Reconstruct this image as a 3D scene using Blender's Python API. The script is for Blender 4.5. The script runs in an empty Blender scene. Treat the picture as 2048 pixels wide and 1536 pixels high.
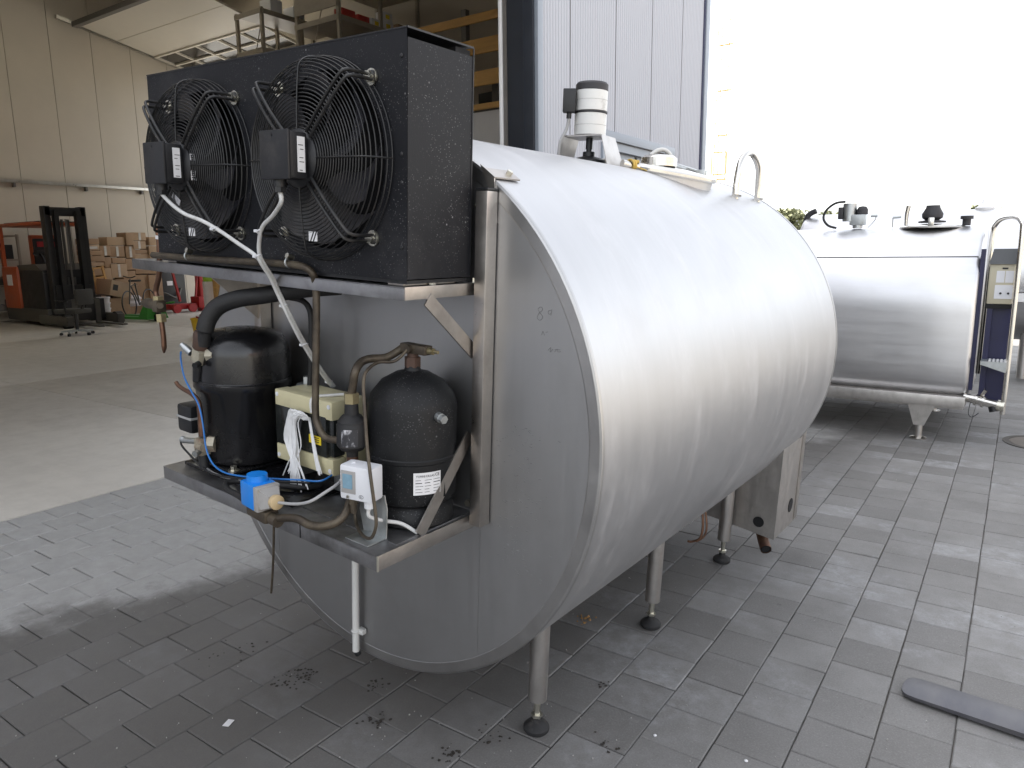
import bpy, bmesh, math, random
from mathutils import Vector, Matrix
from math import pi, sin, cos, radians
random.seed(7)
sc = bpy.context.scene
COL = sc.collection

# ------------------------------------------------------------------ camera
FPX = 1450.0                      # focal length in pixels of the 2048 px wide photograph
EYE = Vector((0, 0, 1.5))
R0 = ((0.82108976, 0.09261012, -0.56323616), (0.57066438, -0.15462474, 0.80649449), (-0.0124007, -0.98362318, -0.17981009))
RM = Matrix(R0)                   # columns: picture right, picture down, forward, in world axes
cam = bpy.data.cameras.new('camera')
cam.sensor_width = 36; cam.lens = FPX / 2048 * 36; cam.clip_start = .05; cam.clip_end = 3000
camo = bpy.data.objects.new('camera', cam); COL.objects.link(camo)
rt, dn, fw = RM.col[0], RM.col[1], RM.col[2]
camo.matrix_world = Matrix(((rt[0], -dn[0], -fw[0], 0), (rt[1], -dn[1], -fw[1], 0), (rt[2], -dn[2], -fw[2], 1.5), (0, 0, 0, 1)))
sc.camera = camo

# ------------------------------------------------------------------ sky, sun, exposure
SUN_EL, SUN_AZ = radians(52), radians(-92)      # the sun stands behind the hall, so the yard lies in its shade
sdir = Vector((sin(SUN_AZ) * cos(SUN_EL), cos(SUN_AZ) * cos(SUN_EL), sin(SUN_EL)))
w = bpy.data.worlds.new('World'); sc.world = w; w.use_nodes = True
nt = w.node_tree
for n in list(nt.nodes): nt.nodes.remove(n)
out = nt.nodes.new('ShaderNodeOutputWorld'); bg = nt.nodes.new('ShaderNodeBackground')
sky = nt.nodes.new('ShaderNodeTexSky'); sky.sky_type = 'NISHITA'; sky.sun_disc = False
sky.sun_elevation = SUN_EL; sky.sun_rotation = SUN_AZ
sky.air_density = 1.0; sky.dust_density = 2.2; sky.ozone_density = 1.0
hs = nt.nodes.new('ShaderNodeHueSaturation'); hs.inputs['Saturation'].default_value = .22
nt.links.new(sky.outputs[0], hs.inputs['Color']); nt.links.new(hs.outputs[0], bg.inputs[0]); nt.links.new(bg.outputs[0], out.inputs[0])
bg.inputs[1].default_value = .13
sl = bpy.data.lights.new('sun', 'SUN'); sl.energy = 3.6; sl.angle = radians(.55); sl.color = (1, .93, .82)
so = bpy.data.objects.new('sun', sl); COL.objects.link(so)
so.rotation_euler = (-sdir).to_track_quat('-Z', 'Y').to_euler(); so.location = (0, 0, 30)
vs = sc.view_settings
vs.view_transform = 'Standard'; vs.look = 'None'; vs.exposure = 2.08; vs.gamma = 1; vs.use_curve_mapping = False
sc.render.engine = 'CYCLES'
cy = sc.cycles
cy.use_denoising = True
try: cy.denoiser = 'OPENIMAGEDENOISE'
except Exception: pass
cy.max_bounces = 10; cy.diffuse_bounces = 6; cy.glossy_bounces = 5; cy.transmission_bounces = 6
cy.sample_clamp_indirect = 6; cy.caustics_reflective = False; cy.caustics_refractive = False
cy.use_adaptive_sampling = False

# ------------------------------------------------------------------ points from the picture at a chosen depth
def ray(px, py): return RM @ Vector((px - 1024, py - 768, FPX))
def at_x(px, py, x): d = ray(px, py); return EYE + d * (x / d.x)
def at_y(px, py, y): d = ray(px, py); return EYE + d * (y / d.y)
def at_z(px, py, z=0.0): d = ray(px, py); return EYE + d * ((z - 1.5) / d.z)
def proj(p):
    c = RM.transposed() @ (Vector(p) - EYE)
    return (1024 + FPX * c.x / c.z, 768 + FPX * c.y / c.z, c.z)
# the tank's own frame: u across, v along, w up; origin at the middle of the near end plate
YAW, ROLL, RT, LT = .04, .055, .815, 2.17
C0 = Vector((-1.581, 1.495, 1.036))
AV = Vector((sin(YAW), cos(YAW), 0)); U0 = Vector((cos(YAW), -sin(YAW), 0)); ZZ = Vector((0, 0, 1))
AU = U0 * cos(ROLL) - ZZ * sin(ROLL); AW = ZZ * cos(ROLL) + U0 * sin(ROLL)
MT = Matrix(((AU.x, AV.x, AW.x, C0.x), (AU.y, AV.y, AW.y, C0.y), (AU.z, AV.z, AW.z, C0.z), (0, 0, 0, 1)))
def tp(px, py, v):
    d = ray(px, py); t = ((C0 + AV * v - EYE).dot(AV)) / d.dot(AV); q = EYE + d * t - C0
    return Vector((q.dot(AU), v, q.dot(AW)))

# ------------------------------------------------------------------ mesh helpers
def catmull(pts, k):
    P = [Vector(p) for p in pts]
    if len(P) < 3 or k < 2: return P
    o = []
    for i in range(len(P) - 1):
        a, b, c, d = P[max(i - 1, 0)], P[i], P[i + 1], P[min(i + 2, len(P) - 1)]
        for j in range(k):
            t = j / k
            o.append(.5 * ((2 * b) + (c - a) * t + (2 * a - 5 * b + 4 * c - d) * t * t + (3 * b - a - 3 * c + d) * t ** 3))
    o.append(P[-1]); return o
def frame(d):
    d = Vector(d).normalized(); a = Vector((0, 0, 1)) if abs(d.z) < .9 else Vector((1, 0, 0))
    x = a.cross(d).normalized(); return x, d.cross(x), d
class MB:
    def __init__(s): s.v = []; s.f = []
    def add(s, vs, fs):
        n = len(s.v); s.v += [Vector(p) for p in vs]; s.f += [tuple(i + n for i in f) for f in fs]; return s
    def box(s, c, size, R=None, bev=0):
        c = Vector(c); x, y, z = (q / 2 for q in size)
        if bev <= 0:
            vs = [Vector((i * x, j * y, k * z)) for i in (-1, 1) for j in (-1, 1) for k in (-1, 1)]
            fs = [(0, 1, 3, 2), (4, 6, 7, 5), (0, 4, 5, 1), (2, 3, 7, 6), (0, 2, 6, 4), (1, 5, 7, 3)]
        else:
            bm = bmesh.new(); bmesh.ops.create_cube(bm, size=2)
            for v in bm.verts: v.co = Vector((v.co.x * x, v.co.y * y, v.co.z * z))
            bmesh.ops.bevel(bm, geom=list(bm.edges), offset=bev, segments=2, profile=.6, affect='EDGES')
            bm.verts.ensure_lookup_table()
            vs = [v.co.copy() for v in bm.verts]; fs = [tuple(v.index for v in f.verts) for f in bm.faces]; bm.free()
        if R is not None: vs = [R @ p for p in vs]
        return s.add([p + c for p in vs], fs)
    def bar(s, a, b, wd, hd, up=(0, 0, 1)):
        a, b = Vector(a), Vector(b); d = (b - a); L = d.length; d.normalize()
        x = d.cross(Vector(up)).normalized(); y = x.cross(d)
        return s.box((a + b) / 2, (wd, L, hd), Matrix((x, d, y)).transposed())
    def cyl(s, a, b, r, r2=None, n=16, caps=True):
        a, b = Vector(a), Vector(b); r2 = r if r2 is None else r2; x, y, d = frame(b - a)
        vs = []
        for p, q in ((a, r), (b, r2)):
            vs += [p + (x * cos(2 * pi * i / n) + y * sin(2 * pi * i / n)) * q for i in range(n)]
        fs = [(i, (i + 1) % n, n + (i + 1) % n, n + i) for i in range(n)]
        if caps: fs += [tuple(range(n - 1, -1, -1)), tuple(range(n, 2 * n))]
        return s.add(vs, fs)
    def tube(s, pts, r, n=8, k=6, closed=False, caps=True):
        P = catmull(pts, k) if not closed else [Vector(p) for p in pts]
        N = len(P); vs = []; x = None
        for i, p in enumerate(P):
            d = (P[(i + 1) % N] - P[i - 1]) if closed else (P[min(i + 1, N - 1)] - P[max(i - 1, 0)])
            if d.length < 1e-9: d = Vector((0, 0, 1))
            d.normalize()
            if x is None: x, y, _ = frame(d)
            else:
                x = (x - d * x.dot(d))
                if x.length < 1e-6: x, y, _ = frame(d)
                x.normalize(); y = d.cross(x)
            rr = r(i / (N - 1)) if callable(r) else r
            vs += [p + (x * cos(2 * pi * j / n) + y * sin(2 * pi * j / n)) * rr for j in range(n)]
        fs = []
        for i in range(N if closed else N - 1):
            a, b = i * n, ((i + 1) % N) * n
            fs += [(a + j, a + (j + 1) % n, b + (j + 1) % n, b + j) for j in range(n)]
        if not closed and caps: fs += [tuple(range(n - 1, -1, -1)), tuple(range((N - 1) * n, N * n))]
        return s.add(vs, fs)
    def lathe(s, prof, o, ax, n=32, caps=True):
        o = Vector(o); x, y, d = frame(ax); vs = []
        for r, h in prof: vs += [o + d * h + (x * cos(2 * pi * i / n) + y * sin(2 * pi * i / n)) * max(r, 1e-5) for i in range(n)]
        fs = []
        for k in range(len(prof) - 1):
            a, b = k * n, (k + 1) * n
            fs += [(a + i, a + (i + 1) % n, b + (i + 1) % n, b + i) for i in range(n)]
        if caps: fs += [tuple(range(n - 1, -1, -1)), tuple(range((len(prof) - 1) * n, len(prof) * n))]
        return s.add(vs, fs)
    def prism(s, poly, o, ex, ey, depth):
        o, ex, ey = Vector(o), Vector(ex).normalized(), Vector(ey).normalized(); ez = ex.cross(ey); n = len(poly)
        vs = [o + ex * a + ey * b for a, b in poly] + [o + ex * a + ey * b + ez * depth for a, b in poly]
        return s.add(vs, [tuple(range(n - 1, -1, -1)), tuple(range(n, 2 * n))] + [(i, (i + 1) % n, n + (i + 1) % n, n + i) for i in range(n)])
    def ring(s, c, ax, R, r, n=56, m=6):
        c = Vector(c); x, y, d = frame(ax)
        return s.tube([c + (x * cos(2 * pi * i / n) + y * sin(2 * pi * i / n)) * R for i in range(n)], r, m, closed=True)
    def hexnut(s, c, ax, r, h): c = Vector(c); d = Vector(ax).normalized(); return s.cyl(c, c + d * h, r, n=6)
    def build(s, name, mat, parent=None, base=(0, 0, 0), ang=38):
        base = Vector(base); me = bpy.data.meshes.new(name)
        me.from_pydata([p - base for p in s.v], [], s.f); me.validate(); me.update()
        bm = bmesh.new(); bm.from_mesh(me); bmesh.ops.recalc_face_normals(bm, faces=bm.faces); bm.to_mesh(me); bm.free()
        for p in me.polygons: p.use_smooth = True
        me.set_sharp_from_angle(angle=radians(ang))
        me.materials.append(mat)
        o = bpy.data.objects.new(name, me); COL.objects.link(o)
        if parent: o.parent = parent
        return o
class Thing:
    """an Empty at the thing's base; parts are given in the frame's coordinates"""
    def __init__(s, name, label, cat, base=(0, 0, 0), fr=None, group=None, kind=None):
        s.base = Vector(base); o = bpy.data.objects.new(name, None); COL.objects.link(o)
        o.empty_display_size = .1
        o.matrix_world = (fr if fr else Matrix.Identity(4)) @ Matrix.Translation(s.base)
        if label: o['label'] = label
        if cat: o['category'] = cat
        if group: o['group'] = group
        if kind: o['kind'] = kind
        s.o = o
    def part(s, name, mb, mat, parent=None, label=None, ang=38):
        p = mb.build(name, mat, parent or s.o, s.base, ang)
        if label: p['label'] = label
        return p
def single(name, mb, mat, label, cat, base=(0, 0, 0), fr=None, group=None, ang=38, kind=None):
    o = mb.build(name, mat, None, base, ang)
    o.matrix_world = (fr if fr else Matrix.Identity(4)) @ Matrix.Translation(Vector(base))
    if label: o['label'] = label
    if cat: o['category'] = cat
    if group: o['group'] = group
    if kind: o['kind'] = kind
    return o
def rotz(a): return Matrix.Rotation(a, 3, 'Z')
def text(body, size, pos, ex, ey, mat, parent, base, name='lettering', align='LEFT'):
    cu = bpy.data.curves.new(name, 'FONT'); cu.body = body; cu.size = size; cu.align_x = align; cu.extrude = .00015; cu.resolution_u = 2
    cu.materials.append(mat)
    o = bpy.data.objects.new(name, cu); COL.objects.link(o); o.parent = parent
    ex, ey = Vector(ex).normalized(), Vector(ey).normalized(); ez = ex.cross(ey); p = Vector(pos) - Vector(base)
    bpy.context.view_layer.update()
    me = bpy.data.meshes.new_from_object(o.evaluated_get(bpy.context.evaluated_depsgraph_get()))
    bpy.data.objects.remove(o); me.materials.clear(); me.materials.append(mat)
    o = bpy.data.objects.new(name, me); COL.objects.link(o); o.parent = parent
    o.matrix_local = Matrix(((ex.x, ey.x, ez.x, p.x), (ex.y, ey.y, ez.y, p.y), (ex.z, ey.z, ez.z, p.z), (0, 0, 0, 1)))
    return o

# ------------------------------------------------------------------ materials
class NT:
    def __init__(s, name):
        s.m = bpy.data.materials.new(name); s.m.use_nodes = True; s.t = s.m.node_tree
        s.p = s.t.nodes['Principled BSDF']; s.co = None
    def n(s, typ, **kw):
        x = s.t.nodes.new(typ)
        for k, v in kw.items(): setattr(x, k, v)
        return x
    def l(s, a, b): s.t.links.new(a, b)
    def coords(s, kind='Object', scale=(1, 1, 1)):
        c = s.n('ShaderNodeTexCoord'); mp = s.n('ShaderNodeMapping'); mp.inputs['Scale'].default_value = scale
        s.l(c.outputs[kind], mp.inputs['Vector']); return mp.outputs[0]
    def world(s, scale=(1, 1, 1)):
        c = s.n('ShaderNodeNewGeometry'); mp = s.n('ShaderNodeMapping'); mp.inputs['Scale'].default_value = scale
        s.l(c.outputs['Position'], mp.inputs['Vector']); return mp.outputs[0]
    def noise(s, vec, scale, detail=4, rough=.6):
        x = s.n('ShaderNodeTexNoise'); x.inputs['Scale'].default_value = scale; x.inputs['Detail'].default_value = detail; x.inputs['Roughness'].default_value = rough
        s.l(vec, x.inputs['Vector']); return x.outputs[0]
    def ramp(s, fac, a, b, c0=0., c1=1.):
        x = s.n('ShaderNodeMapRange'); x.inputs[1].default_value = a; x.inputs[2].default_value = b; x.inputs[3].default_value = c0; x.inputs[4].default_value = c1
        s.l(fac, x.inputs[0]); return x.outputs[0]
    def mix(s, fac, a, b, mode='MIX'):
        x = s.n('ShaderNodeMix', data_type='RGBA', blend_type=mode)
        if hasattr(fac, 'links'): s.l(fac, x.inputs[0])
        else: x.inputs[0].default_value = fac
        for v, i in ((a, 6), (b, 7)):
            if hasattr(v, 'links'): s.l(v, x.inputs[i])
            else: x.inputs[i].default_value = (*v, 1)
        return x.outputs[2]
    def math(s, op, a, b=None):
        x = s.n('ShaderNodeMath', operation=op)
        for v, i in ((a, 0), (b, 1)):
            if v is None: continue
            if hasattr(v, 'links'): s.l(v, x.inputs[i])
            else: x.inputs[i].default_value = v
        return x.outputs[0]
    def bump(s, h, strength, dist=.01):
        b = s.n('ShaderNodeBump'); b.inputs['Strength'].default_value = strength; b.inputs['Distance'].default_value = dist
        s.l(h, b.inputs['Height']); s.l(b.outputs[0], s.p.inputs['Normal'])
def pm(name, col, rough=.5, metal=0., var=.12, scale=6., bump=0., bscale=60., dirt=None, dscale=12., dlo=.55, dhi=.75, damt=.6, rvar=.08, stretch=(1, 1, 1), spec=.5):
    t = NT(name); c = t.coords('Object', stretch)
    n1 = t.noise(c, scale, 5)
    lo = tuple(x * (1 - var) for x in col); hi = tuple(min(1, x * (1 + var)) for x in col)
    colr = t.mix(t.ramp(n1, .3, .7), lo, hi)
    rr = t.ramp(n1, .3, .7, max(.03, rough - rvar), min(1, rough + rvar))
    if dirt:
        n2 = t.noise(c, dscale, 6, .65); f = t.ramp(n2, dlo, dhi, 0, damt); colr = t.mix(f, colr, dirt)
    t.l(colr, t.p.inputs['Base Color']); t.l(rr, t.p.inputs['Roughness'])
    t.p.inputs['Metallic'].default_value = metal; t.p.inputs['Specular IOR Level'].default_value = spec
    if bump: t.bump(t.noise(c, bscale, 3), bump, .004)
    return t.m
def steel(name, col, rough, stretch, scale=9., var=.1, rvar=.07, bump=.03, dirt=None, damt=.4, dscale=3., metal=1.0):
    t = NT(name); c = t.coords('Object', stretch); o = t.coords('Object')
    n1 = t.noise(c, scale, 6, .7); n2 = t.noise(o, dscale, 5, .6)
    colr = t.mix(t.ramp(n1, .3, .7), tuple(x * (1 - var) for x in col), tuple(min(1, x * (1 + var)) for x in col))
    if dirt: colr = t.mix(t.ramp(n2, .48, .72, 0, damt), colr, dirt)
    r = t.math('ADD', t.ramp(n1, .3, .7, -rvar, rvar), t.ramp(n2, .3, .7, rough - rvar, rough + rvar))
    t.l(colr, t.p.inputs['Base Color']); t.l(r, t.p.inputs['Roughness']); t.p.inputs['Metallic'].default_value = metal
    t.bump(t.noise(c, scale * 8, 3), bump, .002)
    return t.m
M = {}
M['shell'] = steel('brushed_shell', (.60, .60, .61), .34, (.6, 5, .6), 3, .05, .05, .004, dirt=(.42, .41, .40), damt=.35, dscale=2.2)
M['endplate'] = steel('satin_end_plate', (.44, .44, .442), .46, (9, 9, .7), 6, .02, .025, .02, dirt=(.34, .33, .325), damt=.45, dscale=3.2)
M['rim'] = steel('rim_steel', (.46, .455, .45), .38, (3, 3, 3), 5, .06, .05, .02)
M['frame'] = steel('frame_steel', (.46, .43, .40), .38, (2, 2, 2), 8, .1, .07, .04, dirt=(.25, .22, .2), damt=.5, dscale=9)
M['shelf'] = steel('shelf_steel', (.36, .36, .37), .42, (2, 2, 2), 9, .14, .08, .06, dirt=(.10, .095, .09), damt=.75, dscale=6)
M['leg'] = steel('leg_steel', (.50, .48, .46), .42, (6, 6, 1), 7, .08, .06, .03, dirt=(.3, .28, .26), damt=.5, dscale=12)
M['bolt'] = steel('zinc_bolt', (.62, .60, .52), .30, (3, 3, 3), 20, .1, .05, .02)
M['chrome'] = steel('polished_tube', (.66, .64, .60), .20, (2, 2, 2), 8, .05, .04, .01)
def powder(name, col, amt=.55, rough=.55):
    t = NT(name); c = t.coords('Object')
    n1 = t.noise(c, 5, 5); colr = t.mix(t.ramp(n1, .3, .7), tuple(x * .8 for x in col), tuple(x * 1.25 for x in col))
    v = t.n('ShaderNodeTexVoronoi'); v.inputs['Scale'].default_value = 170; t.l(c, v.inputs['Vector'])
    v2 = t.n('ShaderNodeTexVoronoi'); v2.inputs['Scale'].default_value = 33; t.l(c, v2.inputs['Vector'])
    n2 = t.noise(c, 9, 4)
    sp = t.math('MULTIPLY', t.ramp(v.outputs['Distance'], .22, .08), t.ramp(n2, .40, .66))
    sp2 = t.math('MULTIPLY', t.ramp(v2.outputs['Distance'], .10, .03), t.ramp(n2, .44, .62))
    dust = t.ramp(t.noise(c, 2.5, 6, .7), .55, .85, 0, .2)
    colr = t.mix(dust, colr, (.13, .125, .12))
    colr = t.mix(t.math('MULTIPLY', t.math('MAXIMUM', sp, sp2), amt), colr, (.42, .41, .42))
    t.l(colr, t.p.inputs['Base Color']); t.p.inputs['Roughness'].default_value = rough; t.p.inputs['Specular IOR Level'].default_value = .32
    t.bump(t.noise(c, 220, 2), .12, .002)
    return t.m
M['casing'] = powder('casing_powder_coat', (.006, .0065, .009), .55)
M['guard'] = pm('guard_black', (.011, .011, .0115), .42, var=.3, scale=30, dirt=(.09, .08, .07), dscale=25, dlo=.5, dhi=.8, damt=.5)
M['plastic'] = pm('black_plastic', (.010, .0105, .0125), .45, var=.25, scale=25, bump=.1, bscale=300, dirt=(.06, .055, .05), dscale=14, damt=.5)
M['blade'] = pm('fan_blade', (.03, .03, .036), .35, var=.2, dirt=(.12, .11, .10), dscale=6, dlo=.4, dhi=.7, damt=.45)
M['dark'] = pm('dark_void', (.004, .004, .005), .8)
M['compressor'] = pm('compressor_paint', (.008, .008, .009), .24, var=.3, scale=8, rvar=.1, dirt=(.03, .022, .017), dscale=5, dlo=.55, dhi=.85, damt=.25, spec=.6)
M['receiver'] = powder('receiver_paint', (.0075, .008, .009), .4, .5)
M['beige'] = pm('beige_plastic', (.60, .55, .35), .45, var=.06, scale=5, dirt=(.30, .26, .16), dscale=11, dlo=.52, dhi=.8, damt=.45)
M['window'] = pm('smoked_window', (.016, .018, .017), .12, var=.3, dirt=(.10, .10, .09), dscale=9, dlo=.5, dhi=.85, damt=.4)
M['white_plastic'] = pm('white_plastic', (.72, .73, .76), .42, var=.04, dirt=(.5, .48, .45), dscale=16, dlo=.58, dhi=.85, damt=.5)
M['blue'] = pm('blue_plastic', (.01, .22, .72), .35, var=.12, scale=12)
M['bluegrey'] = pm('switch_window', (.20, .33, .42), .2, var=.15, scale=40)
M['grey_plastic'] = pm('grey_plastic', (.34, .33, .32), .5, var=.1, scale=15, dirt=(.2, .19, .17), dscale=20, damt=.5)
M['brasscol'] = pm('gland_tan', (.55, .42, .24), .5, var=.1)
M['cable'] = pm('white_cable', (.58, .58, .57), .45, var=.08, scale=20, dirt=(.33, .31, .28), dscale=25, damt=.5)
M['cable_grey'] = pm('grey_cable', (.36, .36, .36), .45, var=.1, scale=20)
M['bluewire'] = pm('blue_wire', (.02, .16, .48), .35)
M['string'] = pm('white_string', (.74, .74, .74), .6, var=.06, scale=40)
M['rubber'] = pm('black_rubber', (.012, .012, .013), .62, var=.3, scale=20, bump=.25, bscale=90, dirt=(.06, .05, .045), dscale=9, damt=.6)
M['foot'] = pm('foot_rubber', (.014, .014, .015), .7, var=.3, scale=20, dirt=(.12, .11, .10), dscale=14, damt=.5)
M['pipe'] = pm('tarnished_pipe', (.075, .060, .045), .5, metal=.5, var=.4, scale=18, dirt=(.15, .125, .085), dscale=22, dlo=.45, dhi=.7, damt=.7, bump=.2, bscale=140)
M['copper'] = pm('old_copper', (.17, .092, .06), .42, metal=.8, var=.35, scale=22, dirt=(.10, .06, .05), dscale=16, dlo=.45, dhi=.7, damt=.7)
M['brass'] = pm('brass_fitting', (.34, .29, .17), .42, metal=.7, var=.2, scale=30, dirt=(.18, .13, .08), dscale=20, damt=.6)
M['valve'] = pm('valve_body', (.40, .37, .29), .45, metal=.4, var=.2, scale=25, dirt=(.2, .09, .05), dscale=14, dlo=.5, dhi=.7, damt=.7)
M['rust'] = pm('rusty_collar', (.075, .042, .03), .7, var=.3, scale=40, bump=.3, bscale=90)
M['paper'] = pm('label_paper', (.72, .72, .73), .5, var=.05, scale=30)
M['paper_worn'] = pm('worn_label', (.55, .55, .58), .45, var=.15, scale=30, dirt=(.03, .03, .035), dscale=26, dlo=.48, dhi=.56, damt=1, stretch=(1, 1, .5))
M['yellow'] = pm('yellow_sticker', (.75, .58, .03), .45, var=.06)
M['scuff'] = pm('scuff_grey', (.21, .21, .21), .6, var=.2)
M['ink'] = pm('printing_ink', (.02, .02, .022), .6, var=.05)
M['galv'] = steel('galvanised', (.48, .50, .50), .45, (1, 1, 1), 22, .16, .08, .03)
M['white_pipe'] = pm('white_pvc', (.62, .62, .60), .4, var=.06, dirt=(.4, .38, .33), dscale=12, damt=.5)
M['motor_white'] = pm('motor_enamel', (.74, .74, .72), .38, var=.05, scale=10, dirt=(.22, .20, .17), dscale=11, dlo=.56, dhi=.72, damt=.7)
M['motor_cap'] = pm('motor_cap', (.035, .034, .038), .6, var=.2)
M['strap'] = pm('yellow_strap', (.62, .42, .10), .6, var=.15, scale=40)
M['steel2'] = steel('far_tank_steel', (.66, .66, .67), .38, (.5, 1, 6), 3, .05, .05, .005, dirt=(.52, .50, .48), damt=.3, dscale=2)
M['navy'] = pm('navy_panel', (.016, .017, .06), .4, var=.15)
M['control'] = pm('control_beige', (.52, .48, .36), .45, var=.05)
M['control_lid'] = pm('control_lid', (.075, .08, .085), .5)
M['white'] = pm('white_panel', (.78, .78, .78), .4, var=.03)

def shell_material():
    t = NT('brushed_shell_sheet'); c = t.n('ShaderNodeTexCoord'); sx = t.n('ShaderNodeSeparateXYZ'); t.l(c.outputs['Object'], sx.inputs[0])
    zc = t.math('ADD', sx.outputs['Z'], -1.0)          # back to the tank's axis
    ang = t.math('MULTIPLY', t.math('ARCTAN2', zc, sx.outputs['X']), .815)
    def cv(sa, sv):
        k = t.n('ShaderNodeCombineXYZ'); t.l(t.math('MULTIPLY', ang, sa), k.inputs[0]); t.l(t.math('MULTIPLY', sx.outputs['Y'], sv), k.inputs[1]); return k.outputs[0]
    streak = t.noise(cv(.9, 16), 1.0, 7, .7); fine = t.noise(cv(2.5, 130), 1.0, 4, .7); wipe = t.noise(cv(2.2, 6.5), 1.0, 6, .68); blot = t.noise(cv(3.2, 3.2), 1.0, 6, .65); speck = t.noise(cv(30, 34), 1.0, 4, .7)
    col = t.mix(t.ramp(streak, .3, .7), (.505, .505, .51), (.55, .55, .556))
    col = t.mix(t.ramp(blot, .52, .8, 0, .25), col, (.45, .44, .43))
    film = t.math('MULTIPLY', t.ramp(wipe, .50, .72), t.ramp(speck, .35, .65, .4, 1))
    r = t.math('ADD', t.ramp(streak, .3, .7, .385, .45), t.ramp(blot, .3, .7, -.02, .04))
    r = t.math('ADD', r, t.math('MULTIPLY', film, .10))
    col = t.mix(t.math('MULTIPLY', film, .4), col, (.74, .74, .75))
    t.l(col, t.p.inputs['Base Color']); t.l(r, t.p.inputs['Roughness'])
    t.l(t.ramp(film, 0, 1, 1, .85), t.p.inputs['Metallic'])
    t.bump(t.math('ADD', fine, t.math('MULTIPLY', streak, .5)), .02, .002)
    return t.m
M['shell'] = shell_material()

# ================================================================== the ground
def paver_material():
    t = NT('concrete_paver'); wp = t.world()
    oi = t.n('ShaderNodeObjectInfo')
    att = t.n('ShaderNodeAttribute'); att.attribute_name = 'cell'       # one random number per stone
    cellr = att.outputs['Fac']
    n1 = t.noise(wp, 3.2, 6, .65); n2 = t.noise(wp, 170, 4, .8); n3 = t.noise(wp, 14, 6, .75)
    base = t.mix(cellr, (.165, .159, .152), (.245, .238, .23))
    base = t.mix(t.ramp(n1, .38, .72, 0, .55), base, (.12, .115, .108))
    base = t.mix(t.ramp(n2, .52, .72, 0, .55), base, (.31, .305, .295)); base = t.mix(t.ramp(n2, .46, .28, 0, .5), base, (.09, .086, .08)); base = t.mix(t.ramp(n3, .56, .72, 0, .4), base, (.27, .262, .25))
    # chalky bloom on some stones
    bl = t.math('MULTIPLY', t.ramp(t.noise(wp, 1.15, 4, .6), .46, .60), t.ramp(n3, .40, .66))
    bl = t.math('MULTIPLY', bl, t.ramp(cellr, .25, .7, .15, 1))
    base = t.mix(t.math('MULTIPLY', bl, .6), base, (.42, .425, .44))
    # the pale, dusty stones before the hall: an uneven edge of dried dust
    sx = t.n('ShaderNodeSeparateXYZ'); t.l(wp, sx.inputs[0])
    edge = t.math('SUBTRACT', sx.outputs['X'], t.math('MULTIPLY', sx.outputs['Y'], .42))
    edge = t.math('ADD', edge, t.math('MULTIPLY', t.math('SUBTRACT', t.noise(wp, 2.4, 6, .68), .5), 1.15))
    dust = t.ramp(edge, -3.62, -3.92)
    t_y = t.ramp(sx.outputs['Y'], 7.2, 6.2)
    dust = t.math('MULTIPLY', dust, t_y)
    base = t.mix(t.math('MULTIPLY', dust, .82), base, t.mix(t.ramp(n3, .35, .7), (.30, .295, .285), (.39, .385, .375)))
    # ambient shade of the tank, painted into the stones along with dark staining
    shade_stain = t.ramp(t.math('ADD', t.math('SUBTRACT', sx.outputs['X'], t.math('MULTIPLY', sx.outputs['Y'], .1)), t.math('MULTIPLY', t.noise(wp, 1.3, 5, .65), 1.2)), -.55, -1.25)
    shade_stain = t.math('MULTIPLY', shade_stain, t.math('SUBTRACT', 1.0, dust))
    base = t.mix(t.math('MULTIPLY', shade_stain, .72), base, (.088, .083, .077))
    # oily specks
    v = t.n('ShaderNodeTexVoronoi'); v.inputs['Scale'].default_value = 7.5; t.l(wp, v.inputs['Vector'])
    spk = t.math('MULTIPLY', t.ramp(v.outputs['Distance'], .13, .05), t.ramp(t.noise(wp, 30, 4, .7), .5, .6))
    spk = t.math('MULTIPLY', spk, t.ramp(t.noise(wp, .9, 2), .5, .62))
    base = t.mix(t.math('MULTIPLY', spk, .8), base, (.022, .020, .019))
    t.l(base, t.p.inputs['Base Color'])
    t.l(t.ramp(n3, .3, .7, .55, .78), t.p.inputs['Roughness'])
    t.p.inputs['Specular IOR Level'].default_value = .45
    h = t.math('ADD', t.math('MULTIPLY', n2, .6), n3); t.bump(h, .4, .004)
    return t.m
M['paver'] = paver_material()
M['joint'] = pm('joint_sand', (.125, .115, .10), .9, var=.3, scale=4, bump=.4, bscale=50)
def ground_material():
    t = NT('yard_concrete'); wp = t.world(); n1 = t.noise(wp, .35, 6, .65); n2 = t.noise(wp, 8, 4)
    c = t.mix(t.ramp(n1, .3, .7), (.24, .232, .215), (.34, .33, .305)); c = t.mix(t.ramp(n2, .3, .8, 0, .3), c, (.12, .118, .11))
    t.l(c, t.p.inputs['Base Color']); t.p.inputs['Roughness'].default_value = .8; return t.m
g = MB().add([(-1500, -1500, -.05), (1500, -1500, -.05), (1500, 1500, -.05), (-1500, 1500, -.05)], [(0, 1, 2, 3)])
go = g.build('ground', ground_material()); go['kind'] = 'structure'
pv = MB().box((.6, 11.5, -.028), (10.7, 33, .036))
pav = pv.build('paving', M['joint']); pav['kind'] = 'structure'
PX, PY, GAP = .203, .1965, .0028
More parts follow.
